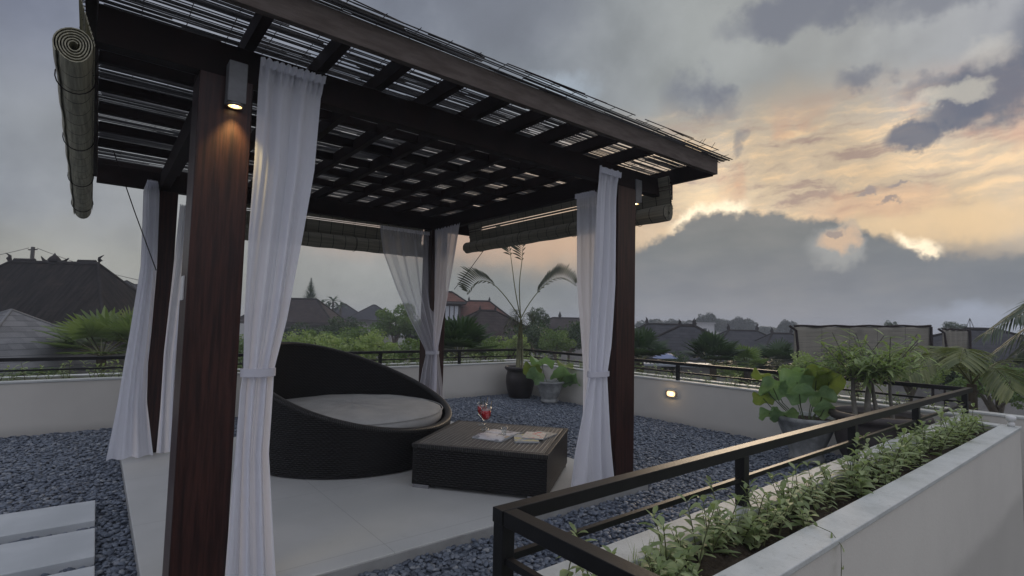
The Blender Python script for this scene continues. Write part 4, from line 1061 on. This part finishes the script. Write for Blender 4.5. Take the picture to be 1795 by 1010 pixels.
feather_palm((9.1, .25, -6.4), 'large grey-green feather palm at the right edge beyond the trough', [(8.05, 1.55, 1.75), (8.2, 1.85, 1.55), (8.4, 1.35, 2.05), (7.9, 1.15, .95), (8.0, .2, 1.5), (8.3, 1.6, 1.3), (9.0, 1.5, 1.55), (9.6, 1.6, 1.5), (8.1, 1.3, 1.05), (7.75, .8, 1.35), (8.2, -.4, 1.6), (9.9, -.5, 1.8), (8.6, 1.9, 1.25), (7.7, 1.3, .65), (9.5, 1.0, 2.2)], leafmat('grey_palm_leaf', (.09, .12, .085), (.22, .26, .19), .3), L=.50, nl=46, w=.034, h=7.6, sh=(.45, -.45, -.05))
feather_palm((8.6, 1.55, -6.4), 'smaller yellow-green feather palm drooping in front of the neighbouring wall', [(7.85, 2.0, .95), (8.1, 1.1, .85), (8.5, 2.4, 1.1), (9.1, 2.0, 1.2), (7.8, 1.5, 1.15), (8.9, .8, 1.0)], leafmat('yellow_palm_leaf', (.09, .12, .05), (.22, .24, .10), .3), L=.40, nl=36, w=.026, h=7.25)

# ---- fan palms
def fan_palm(base, h, R, nf, label, mt, seed=1, group=None, stalk=.5, lo=-.2):
    r = random.Random(seed); p = thing('fan_palm', base, label, 'palm', group); b = Vector(base); top = b + Vector((0, 0, h))
    MB().tube([b, b.lerp(top, .5), top], [.14, .11, .09], 10).build('trunk', M_BARK, p, smooth=True)
    V, F, A = [], [], []; st = MB()
    for q in range(nf):
        a = q * 2.4 + r.uniform(-.2, .2); el = r.uniform(lo, 1.35); d = Vector((math.cos(a) * math.cos(el), math.sin(a) * math.cos(el), math.sin(el)))
        hub = top + d * R * stalk; st.tube([top, top + d * R * stalk * .5 + Vector((0, 0, .02)), hub], .012 * R, 5)
        side = d.cross(Vector((0, 0, 1))).normalized(); nrm_ = side.cross(d)
        n = 18
        for i in range(n):
            t_ = (i / (n - 1) - .5) * 2 * 1.75; dd = d * math.cos(t_) + side * math.sin(t_) + nrm_ * .12 * abs(math.sin(t_))
            leaf_blade(V, F, A, hub, dd, nrm_, R * .62 * (1 - .15 * abs(t_) / 1.75) * r.uniform(.9, 1.08), R * .07, .12, r.random())
    st.build('leaf_stalk', M_STEM, p, smooth=True)
    raw_mesh('fronds', [Vector(v) - p.location for v in V], F, mt, p, attr=A)
def below(px, py, depth, z=-6.5):
    p = at(px, py, depth); return (p.x, p.y, z), p.z - z
b_, hh = below(178, 625, 11.0); fan_palm(b_, hh, 1.15, 17, 'pale green fan palm beside the small grey shingle roof', M_PALML, 3, lo=.1)
b_, hh = below(238, 615, 10.6); fan_palm(b_, hh, .9, 12, 'fan palm half hidden behind the flared white curtain', M_PALML, 5, lo=.2)
b_, hh = below(1250, 640, 15); fan_palm(b_, hh, 1.0, 22, 'dark round fan palm in front of the large grey tile roof', M_PALM, 7)
b_, hh = below(1362, 640, 16); fan_palm(b_, hh, .85, 20, 'dark fan palm left of the pale mat screen', M_PALM, 9)
b_, hh = below(1122, 635, 13); fan_palm(b_, hh, .9, 18, 'dark fan palm just right of the front right post', M_PALM, 11)
b_, hh = below(803, 625, 13); fan_palm(b_, hh, 1.1, 20, 'dark spiky palm under the tower with windows', M_PALM, 13)
b_, hh = below(1310, 645, 15.5); fan_palm(b_, hh, .75, 12, 'sparse fan palm between the two dark round ones', M_LEAFM, 17)

# ---- trees
def crown_mesh(seed, n, mt, blobs=26, leaf=.055, flat=.8, name='crown'):
    """unit crown (radius about 1) of leaf-sized faces gathered in uneven clumps"""
    r = np.random.default_rng(seed)
    th = r.uniform(0, 2 * np.pi, blobs); u = r.uniform(-.45, 1, blobs); rr = r.uniform(.35, .85, blobs)
    C = np.stack([np.cos(th) * np.sqrt(1 - u ** 2 * .9) * rr, np.sin(th) * np.sqrt(1 - u ** 2 * .9) * rr, u * rr * flat], 1)
    S = r.uniform(.14, .36, blobs)
    idx = r.integers(0, blobs, n); g = r.normal(0, 1, (n, 3)); g /= np.linalg.norm(g, axis=1)[:, None]
    P = C[idx] + g * (S[idx] * r.uniform(.45, 1.05, n) ** .5)[:, None] * np.array([1, 1, .75])
    d = g + r.normal(0, .6, (n, 3)); d[:, 2] -= .25; d /= np.linalg.norm(d, axis=1)[:, None]
    s = np.cross(d, r.normal(0, 1, (n, 3))); s /= np.linalg.norm(s, axis=1)[:, None]
    L = leaf * r.uniform(.6, 1.5, n)[:, None]; w = L * .42
    V = np.concatenate([P - d * L * .5, P + s * w, P + d * L * .6, P - s * w], 1).reshape(-1, 3)
    F = np.arange(4 * n).reshape(n, 4)
    v = np.clip(r.random(blobs)[idx] * .6 + r.random(n) * .5, 0, 1)
    return raw_mesh(name, V, F, mt, attr=v)
CR_D = [crown_mesh(21, 5200, M_LEAFD), crown_mesh(22, 5200, M_LEAFD, 34)]
CR_M = [crown_mesh(23, 5200, M_LEAFM, 30), crown_mesh(24, 5200, M_LEAFM, 24)]
CR_L = [crown_mesh(25, 4200, M_LEAFL, 30, .06), crown_mesh(26, 4200, M_LEAFL, 22, .065)]
CR_F = [crown_mesh(27, 7000, leafmat('far_foliage', (.03, .045, .03), (.06, .08, .05), .2), 60, .075, .6), crown_mesh(28, 7000, MATS['far_foliage'], 50, .075, .7)]
CRS = {'D': CR_D, 'M': CR_M, 'L': CR_L, 'F': CR_F}
usedc = set()
def tree(px, py, depth, wpx, hpx, kind, vi, label, group=None, name='tree'):
    """crown centred at px with its top at py, wpx wide and hpx deep as the photograph shows it"""
    sx = wpx / 2 * depth / FPX; sz = hpx / 2 * depth / FPX
    c = at(px, py + hpx / 2, depth); base = Vector((c.x, c.y, -6.5))
    t = thing(name, base, label, 'tree', group)
    H_ = c.z + 6.5
    m = MB(); lean = random.uniform(-.3, .3)
    m.tube([base, base + Vector((lean * .3, 0, H_ * .5)), base + Vector((lean * .6, 0, H_ + sz * .3))], [max(.08, .05 * sx + .06), .07 + .02 * sx, .03], 8)
    for q in range(5):
        a = q * 1.26 + random.random(); e = base + Vector((math.cos(a) * sx * .6, math.sin(a) * sx * .6, H_ + sz * random.uniform(.1, .6)))
        s0 = base + Vector((lean * .4, 0, H_ - sz * random.uniform(.3, .9))); m.tube([s0, s0.lerp(e, .5) + Vector((0, 0, sz * .1)), e], [.04 + .02 * sx, .03, .012], 6)
    m.build('trunk', M_BARK, t, smooth=True)
    src = CRS[kind][vi]
    key = (kind, vi); o = src if key not in usedc else src.copy()
    if key in usedc: COL.objects.link(o)
    usedc.add(key)
    o.name = 'crown'; o.parent = t; o.location = (0, 0, H_); o.scale = (sx, sx, sz / .85); o.rotation_euler = (0, 0, random.uniform(0, 6.28))
    return t
G1 = 'leafy trees beyond the back parapet'
# light, near growth right behind the back trough
for i, (px, py, d, w, h, kd, vi) in enumerate([
    (505, 576, 17, 120, 90, 'L', 0), (590, 580, 15, 130, 90, 'L', 1), (665, 577, 16, 110, 85, 'L', 0), (725, 585, 15, 90, 80, 'M', 0),
    (455, 570, 19, 110, 90, 'M', 1), (560, 570, 21, 120, 90, 'M', 0), (635, 566, 22, 110, 80, 'M', 1),
    (850, 583, 16, 80, 70, 'M', 0), (895, 580, 18, 90, 80, 'L', 1), (770, 575, 19, 80, 85, 'D', 0)]):
    tree(px, py, d, w, h, kd, vi, 'light green bushy tree just beyond the back parapet' if kd == 'L' else 'mid green bushy tree beyond the back parapet' if kd == 'M' else 'dark bushy tree behind the far pavilion post', G1, 'bushy_tree')
for i, (px, py, d, w, h, kd, vi, lb) in enumerate([
    (690, 523, 30, 105, 100, 'M', 1, 'tall spreading tree left of the far sheer curtain'),
    (740, 550, 32, 110, 90, 'D', 0, 'dark tree partly behind the sheer curtain at the far post'),
    (600, 553, 34, 90, 70, 'D', 1, 'dark tree before the pair of grey gables'),
    (545, 562, 32, 90, 60, 'D', 0, 'dark tree below the brown roof at left of the daybed'),
    (945, 537, 32, 46, 60, 'D', 1, 'thin-topped dark tree beside the potted palm'),
    (935, 556, 26, 110, 90, 'D', 0, 'wide dark tree behind the black urn'),
    (1000, 560, 28, 90, 90, 'D', 1, 'dark tree left of the right-hand front post'),
    (975, 570, 22, 70, 70, 'M', 0, 'mid green tree behind the pale pot'),
    (1065, 562, 28, 80, 80, 'D', 0, 'dark tree hidden mostly by the right-hand front post'),
    (1120, 575, 24, 50, 70, 'D', 1, 'dark tree right beside the front right post'),
    (1180, 612, 17, 60, 50, 'D', 0, 'low dark tree under the large grey tile roof'),
    (1300, 622, 17, 110, 60, 'L', 0, 'pale low tree between the fan palms'),
    (1425, 612, 12, 110, 80, 'L', 1, 'light green tree at the left foot of the mat screen'),
    (1505, 600, 11.5, 120, 100, 'M', 1, 'mid green tree in front of the mat screen'),
    (1595, 606, 11.5, 120, 100, 'L', 0, 'light green tree at the right foot of the mat screen'),
    (1680, 622, 13, 110, 90, 'D', 1, 'dark tree behind the feather palms'),
    (1750, 622, 10.2, 150, 130, 'M', 0, 'green tree at the right edge behind the feather palm'),
    (300, 600, 16, 120, 90, 'M', 1, 'green tree behind the back left post'),
    (390, 590, 18, 130, 90, 'M', 0, 'green tree hidden behind the nearest post'),
    (60, 640, 9.8, 120, 40, 'M', 1, 'low green tree under the small grey shingle roof'),
    (1562, 560, 42, 22, 26, 'D', 0, 'small round treetop above the mat screen'),
    (1672, 563, 42, 42, 24, 'D', 1, 'flat treetop right of the mat screen')]):
    tree(px, py, d, w, h, kd, vi, lb)
GF = 'faint far trees on the right horizon'
for i, (px, py, w, h, d) in enumerate([(1145, 553, 66, 44, 110), (1182, 557, 50, 40, 112), (1214, 556, 50, 40, 105), (1240, 545, 46, 50, 100), (1272, 553, 70, 44, 108), (1302, 553, 50, 44, 104), (1345, 568, 66, 30, 115), (1382, 558, 36, 40, 100), (1420, 566, 56, 30, 120), (1015, 556, 40, 28, 105)]):
    tree(px, py, d, w, h, 'F', i % 2, 'hazy grey-green tree far off on the right horizon', GF, 'distant_tree')
# araucaria above the brown roof
c = at(544, 524, 50); base = Vector((c.x, c.y, -6.5))
t = thing('norfolk_pine', base, 'slim tiered pine rising above the brown roof', 'tree')
topz = at(544, 487, 50).z
MB().tube([base, Vector((c.x, c.y, topz))], [.25, .03], 8).build('trunk', M_BARK, t, smooth=True)
V, F, A = [], [], []
Hh = topz - c.z
for i in range(16):
    f = i / 15; z = c.z - .8 + (Hh + .7) * f; L = .95 * (1 - f) + .10
    for q in range(9):
        a = q * .698 + i * .4 + random.uniform(-.15, .15)
        leaf_blade(V, F, A, Vector((c.x, c.y, z)) - base, (math.cos(a), math.sin(a), .35), (0, 0, 1), L * random.uniform(.8, 1.1), .17, -.25, random.random())
raw_mesh('crown', V, F, M_LEAFD, t, attr=A)
# coconut palms far off
for px, py, s in ((564, 528, 1.0), (584, 523, 1.15), (597, 531, .9), (577, 532, .9)):
    c = at(px, py + 6, 58); base = Vector((c.x, c.y, -6.5)); t = thing('coconut_palm', base, 'tiny coconut palm beyond the brown roof', 'palm', 'far coconut palms behind the brown roof')
    MB().tube([base, Vector((c.x, c.y, c.z))], [.2, .12], 7).build('trunk', M_BARK, t, smooth=True)
    V, F, A = [], [], []
    for q in range(13):
        a = q * 2.4; el = random.uniform(-.2, 1.2); e = Vector((math.cos(a) * math.cos(el), math.sin(a) * math.cos(el), math.sin(el)))
        leaf_blade(V, F, A, c - base, e, (0, 0, 1), 1.25 * s, .3, .45, random.random())
    raw_mesh('crown', V, F, M_LEAFD, t, attr=A)

# ------------------------------------------------------------------ houses
def tile_mat(name, a, b_, course=.28, wid=.22, rough=.75, bumpd=.03):
    m = bpy.data.materials.new(name); m.use_nodes = True; k = NT(m.node_tree); b = k.n['Principled BSDF']
    uv = k.node('ShaderNodeUVMap').outputs[0]; u, v, _ = k.sep(uv)
    r = k.m('DIVIDE', v, course); row = k.m('FLOOR', r); fr = k.m('SUBTRACT', r, row)
    cu = k.m('ADD', k.m('DIVIDE', u, wid), k.m('MULTIPLY', k.m('MODULO', row, 2.0), .5)); cell = k.m('FLOOR', cu)
    wn = k.node('ShaderNodeTexWhiteNoise', noise_dimensions='2D'); k.put(wn.inputs['Vector'], k.comb(cell, row, 0))
    n = k.noise(uv, 1.2, 5, .6)
    c = k.mix(wn.outputs['Value'], (*a, 1), (*b_, 1)); c = k.mix(k.m('MULTIPLY', k.ss(n, .45, .75), .6), c, (a[0] * .5, a[1] * .5, a[2] * .5, 1))
    line = k.m('SUBTRACT', 1, k.ss(fr, .0, .14)); c = k.mix(k.m('MULTIPLY', line, .75), c, (a[0] * .25, a[1] * .25, a[2] * .25, 1))
    k.put(b.inputs['Base Color'], c); b.inputs['Roughness'].default_value = rough; b.inputs['Specular IOR Level'].default_value = .12
    bn = k.node('ShaderNodeBump'); bn.inputs['Distance'].default_value = bumpd; k.put(bn.inputs['Height'], k.m('SUBTRACT', 1, fr)); k.l.new(bn.outputs[0], b.inputs['Normal'])
    return m
TM_BLK = tile_mat('old_black_thatch_tile', (.008, .007, .0065), (.022, .018, .016), .16, .12)
def thatchx(k, b, co, c):
    uv = k.node('ShaderNodeUVMap').outputs[0]
    n = k.noise(k.vm('MULTIPLY', uv, (7, .9, 1)), 1, 6, .65); n2 = k.noise(uv, 1.1, 6, .6); n3 = k.noise(k.vm('MULTIPLY', uv, (1, 6, 1)), 1.2, 5, .65)
    cc = k.mix(k.ss(n, .35, .7), (.008, .0075, .007, 1), (.032, .027, .024, 1)); cc = k.mix(k.m('MULTIPLY', k.ss(n2, .52, .7), .6), cc, (.045, .036, .028, 1))
    cc = k.mix(k.m('MULTIPLY', k.ss(n3, .5, .7), .4), cc, (.006, .006, .006, 1)); k.put(b.inputs['Base Color'], cc)
    bn = k.node('ShaderNodeBump'); bn.inputs['Distance'].default_value = .06; k.put(bn.inputs['Height'], n); k.l.new(bn.outputs[0], b.inputs['Normal'])
TM_BLK = mat('old_black_thatch', (.02, .018, .016), .95, .1, extra=thatchx)
TM_SH = tile_mat('grey_wood_shingle', (.115, .118, .122), (.165, .168, .172), .20, .22)
TM_GRY = tile_mat('grey_clay_tile', (.030, .031, .036), (.050, .051, .058), .30, .25)
TM_RED = tile_mat('terracotta_tile', (.095, .042, .030), (.14, .062, .044), .30, .25)
TM_BRN = tile_mat('brown_tile', (.028, .021, .02), (.045, .035, .032), .3, .25)
M_RIDGE = mat('ridge_stone', (.022, .020, .019), .9, .1, var=(.04, .036, .034), vscale=4)
M_HW = mat('house_plaster', (.32, .31, .29), .85, .2, var=(.22, .21, .2), vscale=1.5)
M_WIN = mat('dark_window_glass', (.02, .025, .03), .15, .6)
def fin_flame(m, c, h, dx):
    """carved ridge ornament: a leaning, tapering flame"""
    c = Vector(c); m.tube([c, c + Vector((dx * .25, 0, h * .35)), c + Vector((dx * .1, 0, h * .65)), c + Vector((dx * .8, 0, h))], [h * .2, h * .26, h * .14, h * .02], 7)
def house(name, ridge_mid, rot, rl, hx_, hy_, drop, tiles, label, walls=True, cat='house', finials=(), finial_h=.6, group=None, zb=-6.5, wallm=None, inset=.7, windows=0, ridge_r=.09):
    rm_ = Vector(ridge_mid); base = Vector((rm_.x, rm_.y, zb)); t = thing(name, base, label, cat, group); t.rotation_euler = (0, 0, rot)
    zr = rm_.z - zb; ze = zr - drop; a = rl / 2
    m = MB(); A1, A2 = (-a, 0, zr), (a, 0, zr); c1_, c2_, c3_, c4_ = (-hx_, -hy_, ze), (hx_, -hy_, ze), (hx_, hy_, ze), (-hx_, hy_, ze)
    if rl > .05: m.quad(c1_, c2_, A2, A1); m.quad(c3_, c4_, A1, A2)
    else: m.tri(c1_, c2_, A1); m.tri(c3_, c4_, A1)
    m.tri(c2_, c3_, A2); m.tri(c4_, c1_, A1)
    m.quad((-hx_, -hy_, ze - .02), (-hx_, hy_, ze - .02), (hx_, hy_, ze - .02), (hx_, -hy_, ze - .02))
    def ruv(vs, poly):
        n = poly.normal; out = []
        for v in vs:
            if abs(n.z) > .999: out.append((v[0], v[1])); continue
            hlen = math.hypot(n.x, n.y); uu = (-n.y * v[0] + n.x * v[1]) / hlen; vv = (v[2] - ze) / max(hlen, .05); out.append((uu, vv))
        return out
    o = m.build('roof', tiles, None, uvf=ruv); o.parent = t
    m = MB()
    if rl > .05: m.tube([A1, A2], ridge_r, 6)
    for c_, a_ in ((c1_, A1), (c2_, A2), (c3_, A2), (c4_, A1)): m.tube([a_, c_], ridge_r * .8, 6)
    q = m.build('ridge_cap', M_RIDGE if tiles is not TM_SH else TM_SH if False else mat('pale_ridge', (.2, .205, .21), .8), None, smooth=True); q.parent = o
    m = MB(); m.box(-hx_ - .02, hx_ + .02, -hy_ - .02, hy_ + .02, ze - .18, ze - .021)
    q = m.build('eave_board', mat('eave_timber', (.05, .045, .04), .8), None); q.parent = t
    if finials:
        m = MB()
        for fx, dx in finials: fin_flame(m, (fx * a, 0, zr + .02), finial_h, dx)
        q = m.build('finial', M_RIDGE, None, smooth=True); q.parent = o
    if walls:
        q = MB().box(-hx_ + inset, hx_ - inset, -hy_ + inset, hy_ - inset, 0, ze - .181).build('wall', wallm or M_HW, None); q.parent = t
        for i in range(windows):
            x = (-.6 + 1.2 * i / max(1, windows - 1)) * (hx_ - inset) if windows > 1 else 0
            q = MB().box(x - .45, x + .45, -hy_ + inset - .05, -hy_ + inset - .002, ze - 1.5, ze - .5).build('window', M_WIN, None); q.parent = t
    return t
VIEW = math.atan2(.7816, .6206)  # azimuth of the view axis
PERP = VIEW - math.pi / 2       # rotation with local x to the right of the picture
# big old roof at left
p1 = at(18, 457, 20); p2 = at(172, 465, 20); rot = math.atan2(p2.y - p1.y, p2.x - p1.x)
big = house('thatched_house', (p1 + p2) / 2, rot, (p2 - p1).length, (p2 - p1).length / 2 + 4.0, 4.2, 4.6, TM_BLK, 'large steep black thatch-like roof with carved ridge ornaments at far left', finials=((-1.0, -.25), (1.0, .25)), finial_h=.33, ridge_r=.08)
m = MB(); a = (p2 - p1).length / 2; zr = (p1.z + p2.z) / 2 + 6.5
m.lathe([(0, 0), (.17, .02), (.21, .10), (.14, .2), (.05, .28), (0, .38)], (0, 0, zr + .02), 14)
m.tube([(-.15, 0, zr), (-.4, 0, zr + .08), (-.52, 0, zr + .24)], [.08, .06, .015], 7); m.tube([(.15, 0, zr), (.4, 0, zr + .07), (.55, 0, zr + .2)], [.08, .06, .015], 7)
for i in range(11):
    fr_ = 1 - i / 22; m.lathe([(0, 0), (.06, .02), (.05, .1), (0, .14)], (a * (.55 + .038 * i), 0, zr + .02), 7); m.lathe([(0, 0), (.06, .02), (.05, .1), (0, .14)], (-a * (.45 + .045 * i), 0, zr + .02), 7)
o = m.build('crest', M_RIDGE, None, smooth=True); o.parent = [c for c in big.children if c.name.startswith('roof')][0]
# small pyramid roof
c = at(20, 543, 11); house('shingle_house', c, PERP - .25, .0, 3.9, 3.9, 2.5, TM_SH, 'small grey shingled pyramid roof below the big black roof', ridge_r=.035)
c = at(222, 492, 34); house('grey_roof_house', c, PERP + .3, .0, 1.6, 1.6, 1.1, TM_GRY, 'little grey peaked roof beside the right slope of the big black roof', ridge_r=.05)
c = at(240, 499, 36); house('grey_roof_house', c, PERP - .2, .8, 2.2, 1.6, 1.2, TM_GRY, 'second small grey roof almost behind the left curtain', ridge_r=.05)
# roofs seen through the pavilion
c = at(520, 524, 40); house('brown_roof_house', c, PERP + .1, 3.0, 3.4, 2.6, 1.75, TM_BRN, 'dark brown hipped roof with pale walls left of the daybed back', windows=3)
c = at(603, 533, 62); house('gable_house', c, PERP + .4, .3, 2.5, 2.5, 1.7, TM_GRY, 'left one of two bluish grey peaked roofs over the trees')
c = at(656, 535, 62); house('gable_house', c, PERP + .2, .3, 2.9, 2.6, 1.7, TM_GRY, 'right one of two bluish grey peaked roofs over the trees')
p1 = at(822, 528, 42); p2 = at(858, 528, 42); house('red_roof_house', (p1 + p2) / 2, PERP, (p2 - p1).length, 3.2, 2.6, 1.75, TM_RED, 'terracotta hipped roof behind the palm fronds', finials=((-1, 0), (1, 0)), finial_h=.35, windows=2)
c = at(788, 512, 40)
tw_ = house('lookout_tower', c, PERP + .15, .4, 1.25, 1.2, .75, TM_RED, 'narrow tower with tall windows and small red roof beside the far post', cat='tower', inset=.4, wallm=mat('tower_timber', (.05, .035, .028), .8))
for i in range(4):
    q = MB().box(-.62 + i * .34, -.36 + i * .34, -.86, -.83, 6.5 + c.z - .75 - 1.4, 6.5 + c.z - .75 - .35).build('window', mat('bright_pane', (.45, .47, .5), .15, .6), None); q.parent = tw_
c = at(855, 545, 31); house('dark_roof_house', c, PERP + .45, 1.0, 2.9, 2.2, 1.5, TM_BRN, 'low dark brown roof in front of the terracotta one', finials=((-1, 0), (1, 0)), finial_h=.3)
c = at(1000, 558, 44); house('long_roof_house', c, PERP, 3.0, 3.6, 2.2, .8, TM_BRN, 'low dark roofline with a finial left of the right-hand front post', finials=((.85, 0), (-.6, 0)), finial_h=.55)
# grey tile roofs on the right
c = at(1205, 572, 27); house('grey_tile_house', c, PERP - .35, .7, 3.3, 3.0, 1.55, TM_GRY, 'large grey tiled hip roof right of the front right post', finials=((-1, -.1), (1, .1)), finial_h=.35)
p = at(1175, 569, 34); house('grey_tile_house', p, PERP - .05, 3.0, 4.2, 3, 1.8, TM_GRY, 'grey tiled roof just behind and left of the large hip roof', finials=((-1, -.1), (1, .1)), finial_h=.45)
p = at(1302, 580, 38); house('grey_tile_house', p, PERP + .05, 2.1, 4.0, 3, 1.9, TM_GRY, 'grey tiled roof behind the fan palms, in the middle of the row', finials=((-1, -.1), (1, .1)), finial_h=.5)
p = at(1370, 585, 36); house('grey_tile_house', p, PERP, 1.3, 2.6, 2.4, 1.5, TM_GRY, 'smallest grey tiled roof touching the mat screen', finials=((-1, -.1), (1, .1)), finial_h=.45)
p = at(1215, 600, 18)
# white house far off
c = at(1232, 566, 72); base = Vector((c.x, c.y, -6.5)); t = thing('white_house', base, 'pale flat-roofed house half hidden behind the large grey roof', 'house'); t.rotation_euler = (0, 0, PERP)
q = MB().box(-1.6, 1.2, -1, 1, 0, c.z + 6.4).build('wall', mat('pale_house_wall', (.45, .45, .45), .85), None); q.parent = t
q = MB().box(-1.75, 1.35, -1.15, 1.15, c.z + 6.401, c.z + 6.55).build('roof', mat('pale_roof_slab', (.35, .35, .35), .85), None); q.parent = t
q = MB().box(-.3, .15, -1.04, -1.002, c.z + 5.3, c.z + 5.75).build('window', M_WIN, None); q.parent = t
# neighbouring mat screen on a frame, and a lower wall behind
def screen_panel(pxl, pxr, ytl, ytr, hgt, depth, label, col):
    a = at(pxl, ytl, depth); b = at(pxr, ytr, depth); d = (b - a); d.z = 0; L = d.length; d.normalize(); n = Vector((d.y, -d.x, 0))
    t = thing('mat_screen', (a.x, a.y, a.z - hgt), label, 'screen')
    P = []; nn = 40
    for i in range(nn + 1):
        f = i / nn; p = a.lerp(b, f)
        P.append([p + n * (.02 * math.sin(f * 31)) - Vector((0, 0, hgt * g)) - n * .05 * g for g in np.linspace(0, 1, 12)])
    o = MB().grid(P).build('mat', col, t, smooth=True); md = o.modifiers.new('s', 'SOLIDIFY'); md.thickness = .02
    m = MB(); m.tube([a.lerp(b, i / 20) + Vector((0, 0, .02 + .012 * math.sin(i * 1.3))) for i in range(21)], .03, 6); m.build('top_bar', M_BEAM, t)
    m = MB(); m.tube([a + Vector((0, 0, .02)) - d * .12, a + d * .05 - Vector((0, 0, .1)), a + d * .10 - Vector((0, 0, hgt * .5)), a + d * .02 - Vector((0, 0, hgt)), a + d * .02 - Vector((0, 0, hgt + 7))], .035, 6); m.build('post', M_BEAM, t)
    m = MB(); m.tube([b, b - Vector((0, 0, hgt + 7))], .035, 6); m.build('post', M_BEAM, t)
def matx(k, b, co, c):
    v = k.sep(co); n = k.noise(k.vm('MULTIPLY', co, (1.5, 1.5, 40)), 1, 4, .6); n2 = k.noise(co, 1.3, 6, .65); n3 = k.noise(k.vm('MULTIPLY', co, (6, 6, .6)), 1, 4, .6)
    cc = k.mix(k.ss(n, .35, .7), (.25, .235, .195, 1), (.18, .17, .14, 1)); cc = k.mix(k.m('MULTIPLY', k.ss(n2, .5, .72), .5), cc, (.11, .105, .09, 1)); cc = k.mix(k.m('MULTIPLY', k.ss(n3, .55, .75), .5), cc, (.29, .27, .22, 1)); sm_ = k.m('ABSOLUTE', k.m('SUBTRACT', k.m('FRACT', k.m('DIVIDE', k.m('SUBTRACT', v[0], v[1]), 1.05)), .5)); cc = k.mix(k.m('MULTIPLY', k.ss(sm_, .48, .495), .6), cc, (.07, .065, .055, 1))
    k.put(b.inputs['Base Color'], cc)
M_MAT = mat('woven_mat', (.2, .2, .17), .8, .2, extra=matx)
screen_panel(1392, 1632, 573, 573, 1.15, 14, 'long weathered woven mat screen stretched on a frame beyond the right parapet', M_MAT)
screen_panel(1652, 1700, 578, 580, .95, 16, 'short woven mat screen right of the long one', M_MAT)
c = at(1720, 578, 19); house('neighbour_house', c, PERP + .1, 1.2, 3.0, 2.2, 1.0, TM_GRY, 'grey roof partly behind the feather palms at far right')
c = at(1205, 622, 17); tag(MB().lathe([(0, .16), (.18, .14), (.34, .06), (.42, 0)], (at(1168, 628, 17).x, at(1168, 628, 17).y, at(1168, 628, 17).z), 14, .08).build('blue_tarpaulin', mat('blue_tarp', (.16, .20, .32), .5), org=at(1168, 628, 17), smooth=True), 'crumpled blue tarpaulin on the roof edge under the large grey roof', 'tarpaulin')
tag(MB().obox(at(1185, 634, 17) - Vector((0, 0, .08)), Vector((.62, -.78, 0)) * 1.2, Vector((.78, .62, 0)) * .8, Vector((0, 0, .03))).build('sheet_roof', mat('pale_sheet', (.30, .33, .36), .5), org=at(1185, 634, 17)), 'pale flat sheet roof under the blue tarpaulin', 'roof sheet')
for c_ in ():
    pass
# posts under those two
# utility pole with wires
c = at(58, 433, 26); base = Vector((c.x, c.y, -6.5)); t = thing('utility_pole', base, 'utility pole with wires behind the big black roof', 'pole')
MB().tube([base, c], [.13, .08], 8).build('pole', mat('pole_concrete', (.22, .21, .2), .8), t, smooth=True)
m = MB(); d = Vector((.78, -.62, 0)); m.bar(c - d * .22 - Vector((0, 0, .15)), c + d * .22 - Vector((0, 0, .12)), .05); m.build('crossarm', M_RIDGE, t)
m = MB()
for s_, e in ((-1, at(-120, 452, 27)), (1, at(330, 507, 24))):
    s0 = c + d * .2 * s_ - Vector((0, 0, .05)); m.tube([s0.lerp(e, f) - Vector((0, 0, 1)) * .5 * math.sin(math.pi * f) * .5 for f in np.linspace(0, 1, 14)], .012, 5)
m.build('wire', M_BEAM, t)
c = at(1700, 558, 40); base = Vector((c.x, c.y, -6.5)); t = thing('antenna_mast', base, 'thin antenna mast above the roofs at far right', 'antenna')
m = MB(); m.tube([base, c], [.06, .02], 6)
m.tube([c - Vector((.3, -.25, 1.0)), c], .02, 5); m.tube([c - Vector((-.3, .25, 1.0)), c], .02, 5); m.build('mast', M_RIDGE, t)

# ------------------------------------------------------------------ the evening haze
hz = MB().box(-60, 240, -60, 240, -7.6, 5.2)
M_HAZE = bpy.data.materials.new('haze_air'); M_HAZE.use_nodes = True
k = NT(M_HAZE.node_tree); k.n.clear(); v_ = k.node('ShaderNodeVolumePrincipled')
v_.inputs['Color'].default_value = (.80, .86, .95, 1); v_.inputs['Density'].default_value = .0027
k.l.new(v_.outputs[0], k.node('ShaderNodeOutputMaterial').inputs['Volume'])
tag(hz.build('haze', M_HAZE), kind='stuff')
